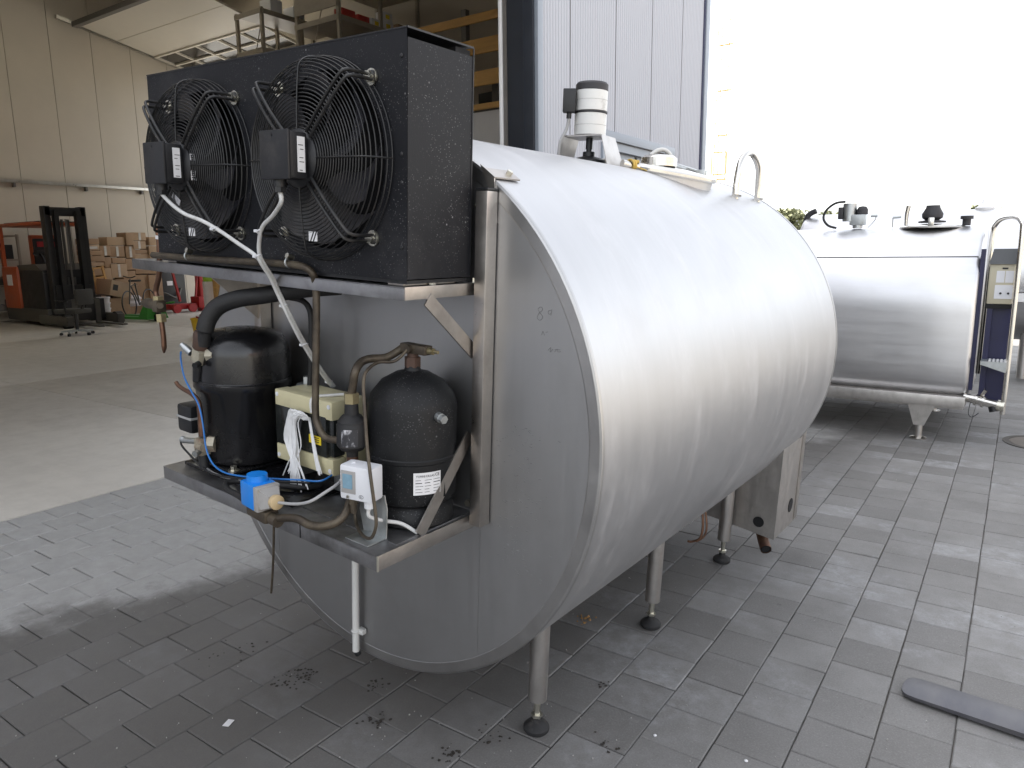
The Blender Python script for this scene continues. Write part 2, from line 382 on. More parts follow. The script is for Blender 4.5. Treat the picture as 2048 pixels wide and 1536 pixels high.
def paver_mesh(name, b=.0034, h=.02):
    x, y = (PX - GAP) / 2, (PY - GAP) / 2
    vs = [(-x, -y, -h), (x, -y, -h), (x, y, -h), (-x, y, -h), (-x, -y, -b), (x, -y, -b), (x, y, -b), (-x, y, -b),
          (-x + b, -y + b, 0), (x - b, -y + b, 0), (x - b, y - b, 0), (-x + b, y - b, 0)]
    fs = [(8, 9, 10, 11)] + [(i, (i + 1) % 4, 4 + (i + 1) % 4, 4 + i) for i in range(4)] + [(4 + i, 4 + (i + 1) % 4, 8 + (i + 1) % 4, 8 + i) for i in range(4)]
    return vs, fs
pvs, pfs = paver_mesh('paver')
def in_poly(x, y, P):
    c = False; j = len(P) - 1
    for i in range(len(P)):
        if (P[i][1] > y) != (P[j][1] > y) and x < (P[j][0] - P[i][0]) * (y - P[i][1]) / (P[j][1] - P[i][1]) + P[i][0]: c = not c
        j = i
    return c
TANKSIL = [(500, 1020), (560, 1130), (640, 1235), (740, 1300), (890, 1340), (1000, 1310), (1085, 1255), (1590, 895), (1660, 700), (1400, 380), (300, 200), (330, 930)]
cells = []
rnd = random.Random(3)
k0 = math.floor((-4.74 + .039) / PX)
for i in range(k0 + 1, 28):
    cx = -.039 + PX * (i + .5)
    if cx - PX / 2 < -4.755 or cx > 5.8: continue
    off = (i % 2) * PY / 2 + rnd.uniform(-.006, .006)
    for j in range(-36, 122):
        cyy = 3.07 + off + PY * (j + .5) + rnd.uniform(-.0015, .0015)
        if cyy < -4.8 or cyy > 27.8: continue
        cells.append((cx + rnd.uniform(-.001, .001), cyy))
def shown(c):
    x, y, z = proj((c[0], c[1], 0))
    if z < .3 or not (-40 < x < 2090 and 500 < y < 1580): return 0
    if in_poly(x, y, TANKSIL): return 0
    return 1 / (z * z) * 1.5 / math.hypot(math.hypot(c[0], c[1]), 1.5)
order = sorted(range(len(cells)), key=lambda k: -shown(cells[k]))
near = set(order[:300])
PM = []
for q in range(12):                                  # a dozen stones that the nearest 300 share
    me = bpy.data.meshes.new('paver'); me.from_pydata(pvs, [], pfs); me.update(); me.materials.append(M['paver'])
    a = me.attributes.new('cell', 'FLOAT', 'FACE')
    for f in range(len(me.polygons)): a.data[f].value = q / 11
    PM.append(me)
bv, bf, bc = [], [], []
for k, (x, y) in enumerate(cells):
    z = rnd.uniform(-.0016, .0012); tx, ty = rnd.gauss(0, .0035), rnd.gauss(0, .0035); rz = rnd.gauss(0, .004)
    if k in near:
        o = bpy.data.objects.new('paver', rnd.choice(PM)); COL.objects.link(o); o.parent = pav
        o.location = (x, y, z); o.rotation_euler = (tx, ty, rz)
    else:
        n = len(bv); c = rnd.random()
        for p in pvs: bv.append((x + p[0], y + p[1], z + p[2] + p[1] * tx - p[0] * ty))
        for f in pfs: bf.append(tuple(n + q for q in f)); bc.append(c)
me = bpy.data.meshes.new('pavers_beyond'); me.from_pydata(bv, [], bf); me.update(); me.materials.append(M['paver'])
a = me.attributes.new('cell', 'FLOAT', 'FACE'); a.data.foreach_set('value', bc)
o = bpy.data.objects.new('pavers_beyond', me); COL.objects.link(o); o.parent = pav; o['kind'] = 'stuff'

# ================================================================== the hall
XF, XB, Y1, Y2, HZ = -4.8, -20.0, 7.44, 12.85, 8.6      # facade, back wall, gate edge, far corner, eaves
def concrete():
    t = NT('hall_concrete'); wp = t.world(); n1 = t.noise(wp, .5, 6, .65); n2 = t.noise(wp, 5, 6, .7); n3 = t.noise(t.world((.3, 1.5, 1)), 1.2, 5, .7)
    c = t.mix(t.ramp(n1, .3, .7), (.47, .44, .395), (.56, .53, .48))
    c = t.mix(t.ramp(n2, .45, .75, 0, .3), c, (.34, .315, .285)); c = t.mix(t.ramp(n3, .5, .75, 0, .3), c, (.30, .275, .245))
    t.l(c, t.p.inputs['Base Color']); t.l(t.ramp(n2, .3, .7, .42, .62), t.p.inputs['Roughness']); t.bump(n2, .06, .005); return t.m
M['concrete'] = concrete()
M['wall_in'] = pm('inner_wall_sheet', (.50, .45, .375), .55, var=.04, scale=1.2, dirt=(.46, .42, .36), dscale=2, damt=.3)
M['groove'] = pm('joint_dark', (.30, .27, .23), .7)
M['sheet'] = pm('facade_sheet', (.44, .45, .49), .6, var=.02, scale=1.0)
M['trim'] = pm('trim_bluegrey', (.27, .30, .345), .4, var=.04)
M['jamb'] = pm('jamb_dark', (.022, .026, .035), .45, var=.1)
M['roofm'] = pm('roof_deck', (.10, .095, .085), .6, var=.15)
M['white_wall'] = pm('plaster_white', (.60, .59, .60), .6, var=.03)
M['wood'] = pm('pine_board', (.52, .30, .10), .55, var=.14, scale=3, stretch=(.6, 6, 6), dirt=(.36, .18, .06), dscale=5, damt=.4)
M['steel_beam'] = pm('beam_paint', (.13, .12, .11), .5)
M['doorwhite'] = pm('door_white', (.66, .62, .54), .45, var=.03)
M['glass_dark'] = pm('door_pane', (.035, .033, .03), .15, var=.2)
M['rackgrey'] = pm('rack_paint', (.34, .30, .24), .45, var=.08)
M['tray'] = steel('cable_tray', (.55, .53, .48), .35, (1, 1, 1), 10, .1)
def glow_pane():  # pane of an unseen roof strip, added to light the hall
    t = NT('added_translucent_strip'); tr = t.n('ShaderNodeBsdfTranslucent'); tr.inputs[0].default_value = (.82, .80, .74, 1)
    mx = t.n('ShaderNodeMixShader'); mx.inputs[0].default_value = .9; t.l(t.p.outputs[0], mx.inputs[1]); t.l(tr.outputs[0], mx.inputs[2])
    t.p.inputs['Base Color'].default_value = (.7, .7, .66, 1); t.l(mx.outputs[0], t.t.nodes['Material Output'].inputs[0]); return t.m
M['added_rooflight'] = glow_pane()
# hall floor of cast slabs
fl = MB().box((-12.4, .5, -.03), (15.30, 25, .034)).build('floor', M['joint']); fl['kind'] = 'structure'
ys = [-11.9, -6.4, -1.4, 3.62, 8.65, 12.7]; xs = [-19.98, -14.9, -9.8, -4.712]
for a_ in range(len(ys) - 1):
    for b_ in range(3):
        m = MB().box(((xs[b_] + xs[b_ + 1]) / 2, (ys[a_] + ys[a_ + 1]) / 2, -.006), (xs[b_ + 1] - xs[b_] - .007, ys[a_ + 1] - ys[a_] - .007, .022), bev=.002)
        s_ = m.build('slab', M['concrete'], fl)
hall = Thing('factory_hall', 'open grey sheet-clad hall with white inner walls behind the tank', 'hall', (XF, Y1, 0))
P_ = hall.part
# outer facade, sheet by sheet, with fine ribs
def ribbed(y0, y1, z0, z1, x, rib=.0625, d=.006):
    m = MB(); y = y0; pts = []
    n = max(1, round((y1 - y0) / rib)); st = (y1 - y0) / n
    for i in range(n):
        a = y0 + i * st; pts += [(a, 0), (a + st * .42, 0), (a + st * .5, -d), (a + st * .92, -d)]
    pts.append((y1, 0))
    vs = [(x + p[1], p[0], z0) for p in pts] + [(x + p[1], p[0], z1) for p in pts]; N = len(pts)
    m.add(vs, [(i, i + 1, N + i + 1, N + i) for i in range(N - 1)])
    return m
joints = [7.55, 8.21, 9.43, 10.6, 11.75, 12.72]
WY0, WY1, WZ0, WZ1 = 9.15, 11.37, 1.3, 2.98
for i in range(len(joints) - 1):
    a_, b_ = joints[i] + .008, joints[i + 1] - .008
    cuts = [(a_, b_, 0, HZ)]
    if b_ > WY0 and a_ < WY1:
        lo, hi = max(a_, WY0), min(b_, WY1)
        cuts = [(a_, b_, 0, WZ0), (a_, b_, WZ1, HZ)]
        if a_ < WY0: cuts.append((a_, WY0, WZ0, WZ1))
        if b_ > WY1: cuts.append((WY1, b_, WZ0, WZ1))
    m = MB()
    for c in cuts:
        q = ribbed(*c, XF); m.add(q.v, q.f)
    P_('facade_sheet', m, M['sheet'], ang=20)
P_('wall_core', MB().box((XF - .1, (Y1 + WY0) / 2 + .04, HZ / 2), (.17, WY0 - Y1 - .1, HZ)).box((XF - .1, (WY1 + Y2) / 2, HZ / 2), (.17, Y2 - WY1 - .1, HZ))
   .box((XF - .1, (WY0 + WY1) / 2, WZ0 / 2), (.168, WY1 - WY0, WZ0)).box((XF - .1, (WY0 + WY1) / 2, (WZ1 + HZ) / 2), (.168, WY1 - WY0, HZ - WZ1)), M['groove'])
P_('gate_trim', MB().box((XF + .004, Y1 + .05, HZ / 2), (.05, .11, HZ), bev=.006), M['trim'])
P_('corner_trim', MB().box((XF + .006, Y2 - .06, HZ / 2), (.06, .17, HZ), bev=.006), M['trim'])
P_('corner_seal', MB().box((XF + .002, Y2 - .175, HZ / 2), (.03, .05, HZ)), M['navy'])
P_('gate_jamb', MB().box((XF - .2, Y1 - .012, HZ / 2), (.36, .05, HZ), bev=.004).box((XF - .155, Y1 - .043, HZ / 2), (.016, .014, HZ)), M['jamb'])
P_('gate_seal', MB().box((XF - .41, Y1 - .02, 2.6), (.05, .05, 5.2)), M['steel_beam'])
P_('gate_rail', MB().box((XF - .46, Y1 - .05, 2.6), (.035, .05, 5.2), bev=.006), M['white'])  # white colour stands in for the light glint on the door track
wn = P_('window', MB().box((XF - .13, (WY0 + WY1) / 2, WZ0 + .04), (.08, WY1 - WY0, .08)).box((XF - .13, (WY0 + WY1) / 2, WZ1 - .16), (.08, WY1 - WY0, .08))
        .box((XF - .13, WY0 + .04, 2.1), (.08, .08, WZ1 - WZ0)).box((XF - .13, WY1 - .04, 2.1), (.08, .08, WZ1 - WZ0)).box((XF - .13, 10.3, 2.1), (.08, .07, WZ1 - WZ0)), M['trim'])
P_('lintel', MB().box((XF - .1, (WY0 + WY1) / 2, WZ1 - .06), (.17, WY1 - WY0, .11)), M['trim'], wn)
P_('frame', MB().box((XF + .016, (WY0 + WY1) / 2, WZ1 + .06), (.04, WY1 - WY0 + .24, .12), bev=.004).box((XF + .016, WY1 + .06, 2.1), (.04, .12, WZ1 - WZ0 - .004), bev=.004).box((XF + .016, WY0 - .06, 2.1), (.04, .12, WZ1 - WZ0 - .004), bev=.004), M['trim'], wn)
for a_, b_ in ((WY0 + .08, 10.265), (10.335, WY1 - .08)):
    P_('pane', MB().box((XF - .14, (a_ + b_) / 2, 2.05), (.012, b_ - a_, 1.5)), M['window'], wn)
# facade beyond the gate's other side (towards the viewer) and above it
for a_, b_ in ((-12, -7.2), (-7.2, -2.6), (-2.6, .2)):
    P_('facade_sheet', ribbed(a_ + .01, b_ - .01, 0, HZ, XF, .25), M['sheet'], ang=20)
P_('wall_core', MB().box((XF - .1, -5.9, HZ / 2), (.17, 12.2, HZ)), M['wall_in'])
P_('gate_lintel', MB().box((XF - .1, 3.82, 6.95), (.18, 7.2, 3.3)), M['sheet'])
# inside: back wall panels, end wall with an open door, near end wall
for i in range(25):
    y0 = -11.9 + i * 1.0 + .0
    P_('wall_panel', MB().box((XB - .04, y0 + .5, HZ / 2), (.08, .988, HZ)), M['wall_in'])
P_('wall_backing', MB().box((XB - .1, .5, HZ / 2), (.05, 25.2, HZ)), M['groove'])
P_('end_wall', MB().box((-10.2, Y2 + .02, HZ / 2), (10.6, .12, HZ)).box((-17.8, Y2 + .02, 7.5), (4.6, .12, 2.2)).box((-20.0, Y2 + .02, HZ / 2), (.24, .13, HZ)), M['wall_in'])
P_('near_wall', MB().box((-12.4, -12.05, HZ / 2), (15.4, .12, HZ)), M['wall_in'])
rf = P_('roof', MB().box((-9.85, .4, HZ + .1), (10.4, 25.4, .2)).box((-18.22, .4, HZ + .1), (3.94, 25.4, .2)), M['roofm'])
for i in range(6):
    P_('beam', MB().box((-12.4, -10 + i * 4.4, HZ - .2), (15.1, .16, .36)), M['steel_beam'], rf)
for (xc, wd) in ((-15.65, 1.2),):
    P_('added_rooflight', MB().box((xc, .4, HZ + .1), (wd, 25.4, .02)), M['added_rooflight'], rf)  # unseen strip added in the roof to brighten the interior
# perforated tray along the back wall
m = MB()
m.box((XB + .06, 4.4, 3.27), (.10, 16.6, .012)).box((XB + .11, 4.4, 3.30), (.006, 16.6, .06))
P_('cable_tray', m, M['tray'])
for y in (7.9, 9.55, 11.0):
    P_('tray_bracket', MB().box((XB + .06, y, 3.21), (.11, .05, .10)), M['steel_beam'])
# open sectional door lying below the roof, its track on the back wall
dz = lambda y: 7.24 - (y - 9.42) * .187
dr = P_('sectional_door', MB().bar((-19.93, 9.3, dz(9.3) + .02), (-19.93, 12.6, dz(12.6) + .02), .05, .09), M['tray'])
for (a_, b_) in ((9.75, 10.7), (10.72, 11.68)):
    m = MB(); pts = [(-19.86, a_, dz(a_)), (-15.2, a_, dz(a_)), (-15.2, b_, dz(b_)), (-19.86, b_, dz(b_))]
    m.add(pts + [(p[0], p[1], p[2] + .05) for p in pts], [(0, 1, 2, 3), (7, 6, 5, 4), (0, 4, 5, 1), (1, 5, 6, 2), (2, 6, 7, 3), (3, 7, 4, 0)])
    P_('door_section', m, M['doorwhite'], dr)
m = MB()
for y in (11.72, 12.28, 12.8):
    m.bar((-19.86, y, dz(y)), (-15.2, y, dz(y)), .07, .05)
for i in range(6):
    x = -19.84 + i * .925; m.bar((x, 11.72, dz(11.72) - .003), (x, 12.8, dz(12.8) - .003), .06, .05)
P_('glazed_frame', m, M['doorwhite'], dr)
for i in range(5):
    for (a_, b_) in ((11.76, 12.24), (12.32, 12.76)):
        x = -19.84 + (i + .5) * .925; pts = [(x - .42, a_, dz(a_) + .012), (x + .42, a_, dz(a_) + .012), (x + .42, b_, dz(b_) + .012), (x - .42, b_, dz(b_) + .012)]
        P_('pane', MB().add(pts + [(p[0], p[1], p[2] + .01) for p in pts], [(0, 1, 2, 3), (7, 6, 5, 4), (0, 4, 5, 1), (1, 5, 6, 2), (2, 6, 7, 3), (3, 7, 4, 0)]), M['glass_dark'], dr)
P_('door_edge', MB().bar((-19.86, 9.68, dz(9.68) - .03), (-15.2, 9.68, dz(9.68) - .03), .13, .12), M['steel_beam'], dr)
# store room with a mezzanine: white wall, boards in front of the racks
mz = Thing('mezzanine', 'white walled store room with pine boards across its open upper floor', 'mezzanine', (-9.5, 10, 0))
mz.part('wall', MB().box((-9.6, 10.06, 1.88), (9.2, .1, 3.76)), M['white_wall'])
mz.part('floor', MB().box((-9.6, 11.4, 3.80), (9.2, 2.7, .12)), M['steel_beam'])
for (z0, z1) in ((5.13, 5.26), (4.65, 4.88), (4.16, 4.39)):
    mz.part('board', MB().box((-8.0, 9.99, (z0 + z1) / 2), (5.6, .045, z1 - z0), bev=.004), M['wood'])
mz.part('edge_board', MB().box((-9.6, 9.985, 3.835), (9.2, .05, .09), bev=.004), M['wood'])
for x in (-10.75, -7.9, -5.3):
    mz.part('post', MB().box((x, 10.1, 4.6), (.10, .10, 1.6)), M['steel_beam'])

# ================================================================== the milk cooling tank
tank = Thing('milk_tank', 'large round stainless steel tank with cooling machinery on its near end', 'tank', (0, LT / 2, -1.0), MT)
P_ = tank.part
m = MB(); N = 128; vs = []; rows = [0.0, .006] + [LT * i / 24 for i in range(1, 24)] + [LT - .006, LT]
rr = random.Random(5)
ph = [rr.uniform(0, 6.28) for _ in range(8)]
def shell_r(a, v):      # faint waviness of thin sheet
    e = min(1, v / .15, (LT - v) / .15); e = max(e, 0)
    return RT + e * (.0011 * sin(3 * a + 2.3 * v + ph[0]) + .0009 * sin(7 * a - 3.1 * v + ph[1]) + .0007 * sin(2 * a + 7.7 * v + ph[2]) + .0005 * sin(11 * a + 5 * v + ph[3]))
for v in rows:
    vs += [(shell_r(2 * pi * i / N, v) * cos(2 * pi * i / N), v, shell_r(2 * pi * i / N, v) * sin(2 * pi * i / N)) for i in range(N)]
m.add(vs, [(k * N + i, k * N + (i + 1) % N, (k + 1) * N + (i + 1) % N, (k + 1) * N + i) for k in range(len(rows) - 1) for i in range(N)])
P_('shell', m, M['shell'], ang=60)
def disc(v, r, d=1): return MB().add([(r * cos(2 * pi * i / 96), v, r * sin(2 * pi * i / 96)) for i in range(96)], [tuple(range(96))])
# near end plate in two sheets with a seam, and the turned rim around it
def halfdisc(r, u0, u1, v, th=.003):
    a0 = math.acos(max(-1, min(1, u1 / r))); a1 = math.acos(max(-1, min(1, u0 / r))); pts = []
    K = 60
    for i in range(K + 1): a = a0 + (a1 - a0) * i / K; pts.append((r * cos(a), r * sin(a)))
    for i in range(K + 1): a = a1 + (a0 - a1) * i / K; pts.append((r * cos(a), -r * sin(a)))
    q = []
    for p in pts:
        if not q or (Vector(p) - Vector(q[-1])).length > 1e-5: q.append(p)
    if (Vector(q[0]) - Vector(q[-1])).length < 1e-5: q.pop()
    n = len(q)
    return MB().add([(p[0], v, p[1]) for p in q] + [(p[0], v + th, p[1]) for p in q], [tuple(range(n)), tuple(range(2 * n - 1, n - 1, -1))] + [(i, (i + 1) % n, n + (i + 1) % n, n + i) for i in range(n)])
RI = .782
P_('end_plate', halfdisc(RI, -.46, .4525, 0.0), M['endplate'])
P_('end_plate', halfdisc(RI, .4535, RI, -.0006), M['endplate'])
P_('end_plate', halfdisc(RI, -RI, -.461, -.0006), M['endplate'])
P_('end_rim', MB().lathe([(RI - .002, -.0008), (RI, -.0016), (RT - .006, -.0012), (RT - .0005, .0008), (RT + .0010, .003), (RT + .0012, .010), (RT - .002, .010)], (0, 0, 0), (0, 1, 0), 128, caps=False), M['rim'], ang=8)
P_('far_end_plate', MB().lathe([(RT - .002, 0), (RT - .03, .03), (.5, .07), (.001, .08)], (0, LT - .004, 0), (0, 1, 0), 96, caps=False), M['endplate'])
P_('far_rim', MB().lathe([(RT - .002, -.016), (RT + .0018, -.016), (RT + .0018, .002), (RT - .02, .006)], (0, LT, 0), (0, 1, 0), 128, caps=False), M['rim'])
# six adjustable legs, upright in the tank's frame
for v in (.258, 1.06, 1.825):
    for u, v in ((.492, v), (-.45, v + .22 * (v < .5))):
        top = -math.sqrt(RT ** 2 - u * u) + .03
        gz = -(C0.z - u * sin(ROLL)) / cos(ROLL)          # ground in the tank's frame
        lg = P_('leg', MB().cyl((u, v, top), (u, v, gz + .115), .030, n=24), M['leg'])
        P_('spindle', MB().cyl((u, v, gz + .12), (u, v, gz + .03), .0105, n=12).cyl((u, v, gz + .052), (u, v, gz + .062), .019, n=6), M['bolt'], lg)
        P_('foot', MB().lathe([(.036, .0), (.041, .006), (.041, .016), (.034, .024), (.016, .034), (.013, .046)], (u, v, gz + .001), (0, 0, 1), 28), M['foot'], lg)
# outlet housing at the far end, with holes and a drain stub
HU0, HU1, HV0, HV1, HB = .12, .70, 1.90, 2.20, -.86
hs_ = MB().add([(HU0, HV0, -.55), (HU1, HV0, -.35), (HU1, HV0, HB), (HU0, HV0, HB + .06)] + [(HU0, HV0 + .004, -.55), (HU1, HV0 + .004, -.35), (HU1, HV0 + .004, HB), (HU0, HV0 + .004, HB + .06)],
               [(0, 1, 2, 3), (7, 6, 5, 4), (0, 4, 5, 1), (1, 5, 6, 2), (2, 6, 7, 3), (3, 7, 4, 0)])
hb = P_('outlet_housing', hs_.box((HU1 + .002, (HV0 + HV1) / 2, (HB - .3) / 2), (.004, HV1 - HV0, -HB - .3 + .0)), M['leg'])
P_('flange', MB().box((HU1 + .006, HV1 + .02, -.58), (.006, .045, .54)), M['frame'], hb)
P_('hole', MB().cyl((HU1 + .0045, HV1 - .08, HB + .11), (HU1 + .006, HV1 - .08, HB + .11), .036, n=28), M['dark'], hb)
P_('hole', MB().cyl((HU1 - .075, HV0 - .0015, HB + .07), (HU1 - .075, HV0 - .003, HB + .07), .026, n=24), M['dark'], hb)
P_('drain_stub', MB().tube([(HU1 - .1, HV0 + .1, HB + .03), (HU1 - .06, HV0 + .04, HB - .02), (HU1 - .02, HV0 - .02, HB - .05)], .026, 20, 4, caps=False), M['copper'], hb)
P_('drain_bore', MB().cyl((HU1 - .03, HV0 - .005, HB - .043), (HU1 - .021, HV0 - .018, HB - .049), .021, n=20), M['dark'], hb)
P_('sensor_lead', MB().tube([(.40, 1.75, -.74), (.415, 1.74, -.82), (.41, 1.73, -.88), (.38, 1.71, -.90), (.36, 1.70, -.90)], .006, 6).tube([(.41, 1.76, -.74), (.43, 1.75, -.82), (.425, 1.74, -.87), (.395, 1.72, -.90)], .005, 6), M['copper'])
# manhole with lid, clamp bar, hose stub, carrying hoop
LU, LV, LW = .15, 1.53, .808
tl = Matrix.Rotation(radians(10), 3, 'Y')
lid = P_('manhole_lid', MB().lathe([(.245, -.012), (.25, -.006), (.25, .004), (.24, .012), (.12, .022), (.001, .026)], (LU, LV, LW), tl @ Vector((0, 0, 1)), 64), M['chrome'])
P_('collar', MB().lathe([(.235, -.07), (.235, -.012)], (LU, LV, LW), tl @ Vector((0, 0, 1)), 64), M['shell'], lid)
P_('clamp_bar', MB().tube([(.145, 1.22, .812), (.235, 1.41, .785), (.33, 1.60, .757)], .0155, 12, 3), M['chrome'], lid)
P_('bar_bolt', MB().hexnut((.33, 1.60, .757), (.43, .88, -.12), .011, .02), M['bolt'], lid)
P_('ventilation_cap', MB().lathe([(.075, 0), (.075, .034), (.06, .045), (.001, .047)], (LU + .03, LV - .06, LW + .010), (0, 0, 1), 32), M['chrome'], lid)
P_('hose', MB().tube([(LU + .07, LV + .01, LW + .005), (LU + .055, LV - .005, LW + .06), (LU + .03, LV - .035, LW + .082), (LU + .0, LV - .07, LW + .06), (LU - .01, LV - .085, LW + .015)], .009, 12), M['white_pipe'], lid)
P_('latch', MB().tube([(.24, 1.62, LW + .010), (.17, 1.63, LW + .03), (.17, 1.66, LW + .035), (.24, 1.66, LW + .015), (.29, 1.66, LW + .0)], .007, 8).box((.29, 1.665, LW - .005), (.04, .03, .03), bev=.004), M['galv'], lid)
P_('carrying_hoop', MB().tube([(.398, 1.80, .70), (.398, 1.805, .78), (.398, 1.83, .86), (.398, 1.90, .905), (.398, 1.98, .905), (.398, 2.06, .86), (.398, 2.085, .78), (.398, 2.09, .70)], .0145, 14, 8), M['chrome'])
for v in (1.80, 2.09):
    P_('hoop_bracket', MB().prism([(-.075, -.052), (.02, -.002), (.022, .006), (.004, .008), (-.085, -.046)], (.398, v - .02, .715), (1, 0, 0), (0, 0, 1), -.04), M['chrome'])
# faint pen figures on the end plate
def pen(parent, strokes, o, s):
    m = MB()
    for st in strokes: m.tube([(o[0] + a * s, -.0015, o[1] + b * s) for a, b in st], .0006, 4, 4)
    P_('pen_mark', m, M['scuff'])
eight = [(0, 1), (.5, 1.4), (.3, 1.8), (-.2, 1.5), (.1, 1), (.6, .5), (.2, 0), (-.3, .3), (0, 1)]
nine = [(1.9, 1.5), (1.5, 1.4), (1.5, 1), (1.9, 1.1), (2.0, 1.6), (1.9, .8)]
pen(tank, [eight, nine], (.62, .335), .018)
pen(tank, [[(0, 0), (.2, .6), (.5, 0)], [(.7, .5), (1.1, .6)]], (.63, .30), .016)
pen(tank, [[(0, .2), (.5, .7), (.4, 0), (.9, .5)], [(1.2, .1), (1.6, .6), (1.8, .2), (2.3, .3)], [(1.2, .5), (2.2, .55)]], (.65, .262), .016)
# little burrs and drips on the plate
rr = random.Random(11); m = MB()
for i in range(130):
    a = rr.gauss(.585, .04); b = rr.uniform(-.36, .06)
    m.box((a, -.0012, b), (rr.uniform(.002, .009), .0008, rr.uniform(.0006, .0014)), Matrix.Rotation(rr.gauss(0, .25), 3, 'Y'))
o = P_('scuff_marks', m, M['scuff']); o['kind'] = 'stuff'

# ------------------------------------------------------------------ mounting frame with two shelves
fr = Thing('mounting_frame', 'stainless bracket frame with two shelves bolted to the tank end', 'frame', (0, -.2, -.25), MT)
P_ = fr.part
SL0, SL1, SLV, SLW = -.52, .440, -.362, -.205
SU0, SU1, SUV, SUW = -.805, .437, -.272, .412
for u in (.468, -.468):
    P_('upright', MB().box((u, -.024, .205), (.036, .04, .86), bev=.002), M['frame'])
    P_('end_cap', MB().box((u, -.024, .639), (.038, .042, .006), bev=.001), M['plastic'])
    P_('bolt', MB().cyl((u, -.024, .60), (u - .034 if u > 0 else u + .034, -.024, .60), .0055, n=10).hexnut((u - .018 if u > 0 else u + .018, -.024, .60), (-1 if u > 0 else 1, 0, 0), .011, .010), M['bolt'])
    sg = 1 if u > 0 else -1
    a = math.atan2(.665, .47)
    br = P_('shell_bracket', MB().add([(u + sg * .012, -.006, .60), (u + sg * .018, -.006, .56), (.815 * cos(a) * sg + sg * .004, -.006, .815 * sin(a) + .006), (.815 * cos(a + .06) * sg, -.006, .815 * sin(a + .06) + .008),
                                (u + sg * .012, -.002, .60), (u + sg * .018, -.002, .56), (.815 * cos(a) * sg + sg * .004, -.002, .815 * sin(a) + .006), (.815 * cos(a + .06) * sg, -.002, .815 * sin(a + .06) + .008)],
                               [(0, 1, 2, 3), (7, 6, 5, 4), (0, 4, 5, 1), (1, 5, 6, 2), (2, 6, 7, 3), (3, 7, 4, 0)]), M['frame'])
    nrm = Vector((cos(a + .02) * sg, 0, sin(a + .02))); tg = Vector((-sin(a + .02) * sg, 0, cos(a + .02)))
    c = nrm * (RT + .005) + Vector((0, .045, 0))
    P_('tab', MB().box(c, (.04, .105, .004), Matrix((tg, Vector((0, 1, 0)), nrm)).transposed()), M['frame'], br)
    P_('tab_bolt', MB().hexnut(c + Vector((0, .025, 0)), nrm, .008, .012), M['bolt'], br)
# lower shelf: folded tray with lip
def tray(u0, u1, v0, w_, lip, name, mat, rod):
    t_ = .003
    s = P_(name, MB().box(((u0 + u1) / 2, v0 / 2 - .002, w_ - t_ / 2), (u1 - u0, -v0 - .004, t_)), mat)
    P_('front_lip', MB().box(((u0 + u1) / 2, v0 + .0015, w_ - lip / 2 - .0004), (u1 - u0, .003, lip), bev=.0008), rod, s)
    P_('side_lip', MB().box((u1 + .0012, v0 / 2 - .002, w_ - lip / 2 + .0006), (.003, -v0 - .006, lip), bev=.0008), M['frame'], s)
    P_('side_lip', MB().box((u0 - .0012, v0 / 2 - .002, w_ - lip / 2 + .0006), (.003, -v0 - .006, lip), bev=.0008), M['frame'], s)
    return s
ls = tray(SL0, SL1, SLV, SLW, .038, 'lower_shelf', M['shelf'], M['shelf'])
us = tray(SU0, SU1, SUV, SUW, .030, 'upper_shelf', M['shelf'], M['shelf'])
P_('weld_seam', MB().cyl((SL1 + .001, SLV + .001, SLW), (SL1 + .001, SLV + .001, SLW - .038), .003, n=8), M['bolt'], ls)
P_('lip_joint', MB().box((.155, SLV - .0006, SLW - .019), (.002, .002, .037)), M['dark'], ls)
P_('brace', MB().bar((SL1 - .006, -.215, SLW + .004), (SL1 - .004, -.03, .02), .036, .004, up=(1, 0, 0)), M['frame'])
P_('brace', MB().bar((SU1 + .004, -.20, SUW - .03), (SU1 + .006, -.028, .235), .034, .004, up=(1, 0, 0)), M['frame'])
P_('brace', MB().prism([(0, 0), (.18, 0), (0, -.16)], (-.462, -.03, SUW - .032), (0, -1, 0), (0, 0, 1), .004), M['frame'])
P_('bolt', MB().hexnut((SU1 - .01, -.012, SUW), (0, 0, 1), .010, .012), M['bolt'])
P_('bolt', MB().hexnut((SU1 - .02, -.16, SUW), (0, 0, 1), .009, .009), M['bolt'])
P_('bolt', MB().hexnut((.438, -.03, -.17), (0, -1, 0), .010, .010), M['bolt'])
P_('base_plate', MB().box((-.22, -.17, SLW + .006), (.54, .28, .012), bev=.003), M['compressor'], ls)
P_('oil_film', MB().box((.25, -.15, SLW + .0012), (.36, .28, .0022)), M['shelf'], ls)

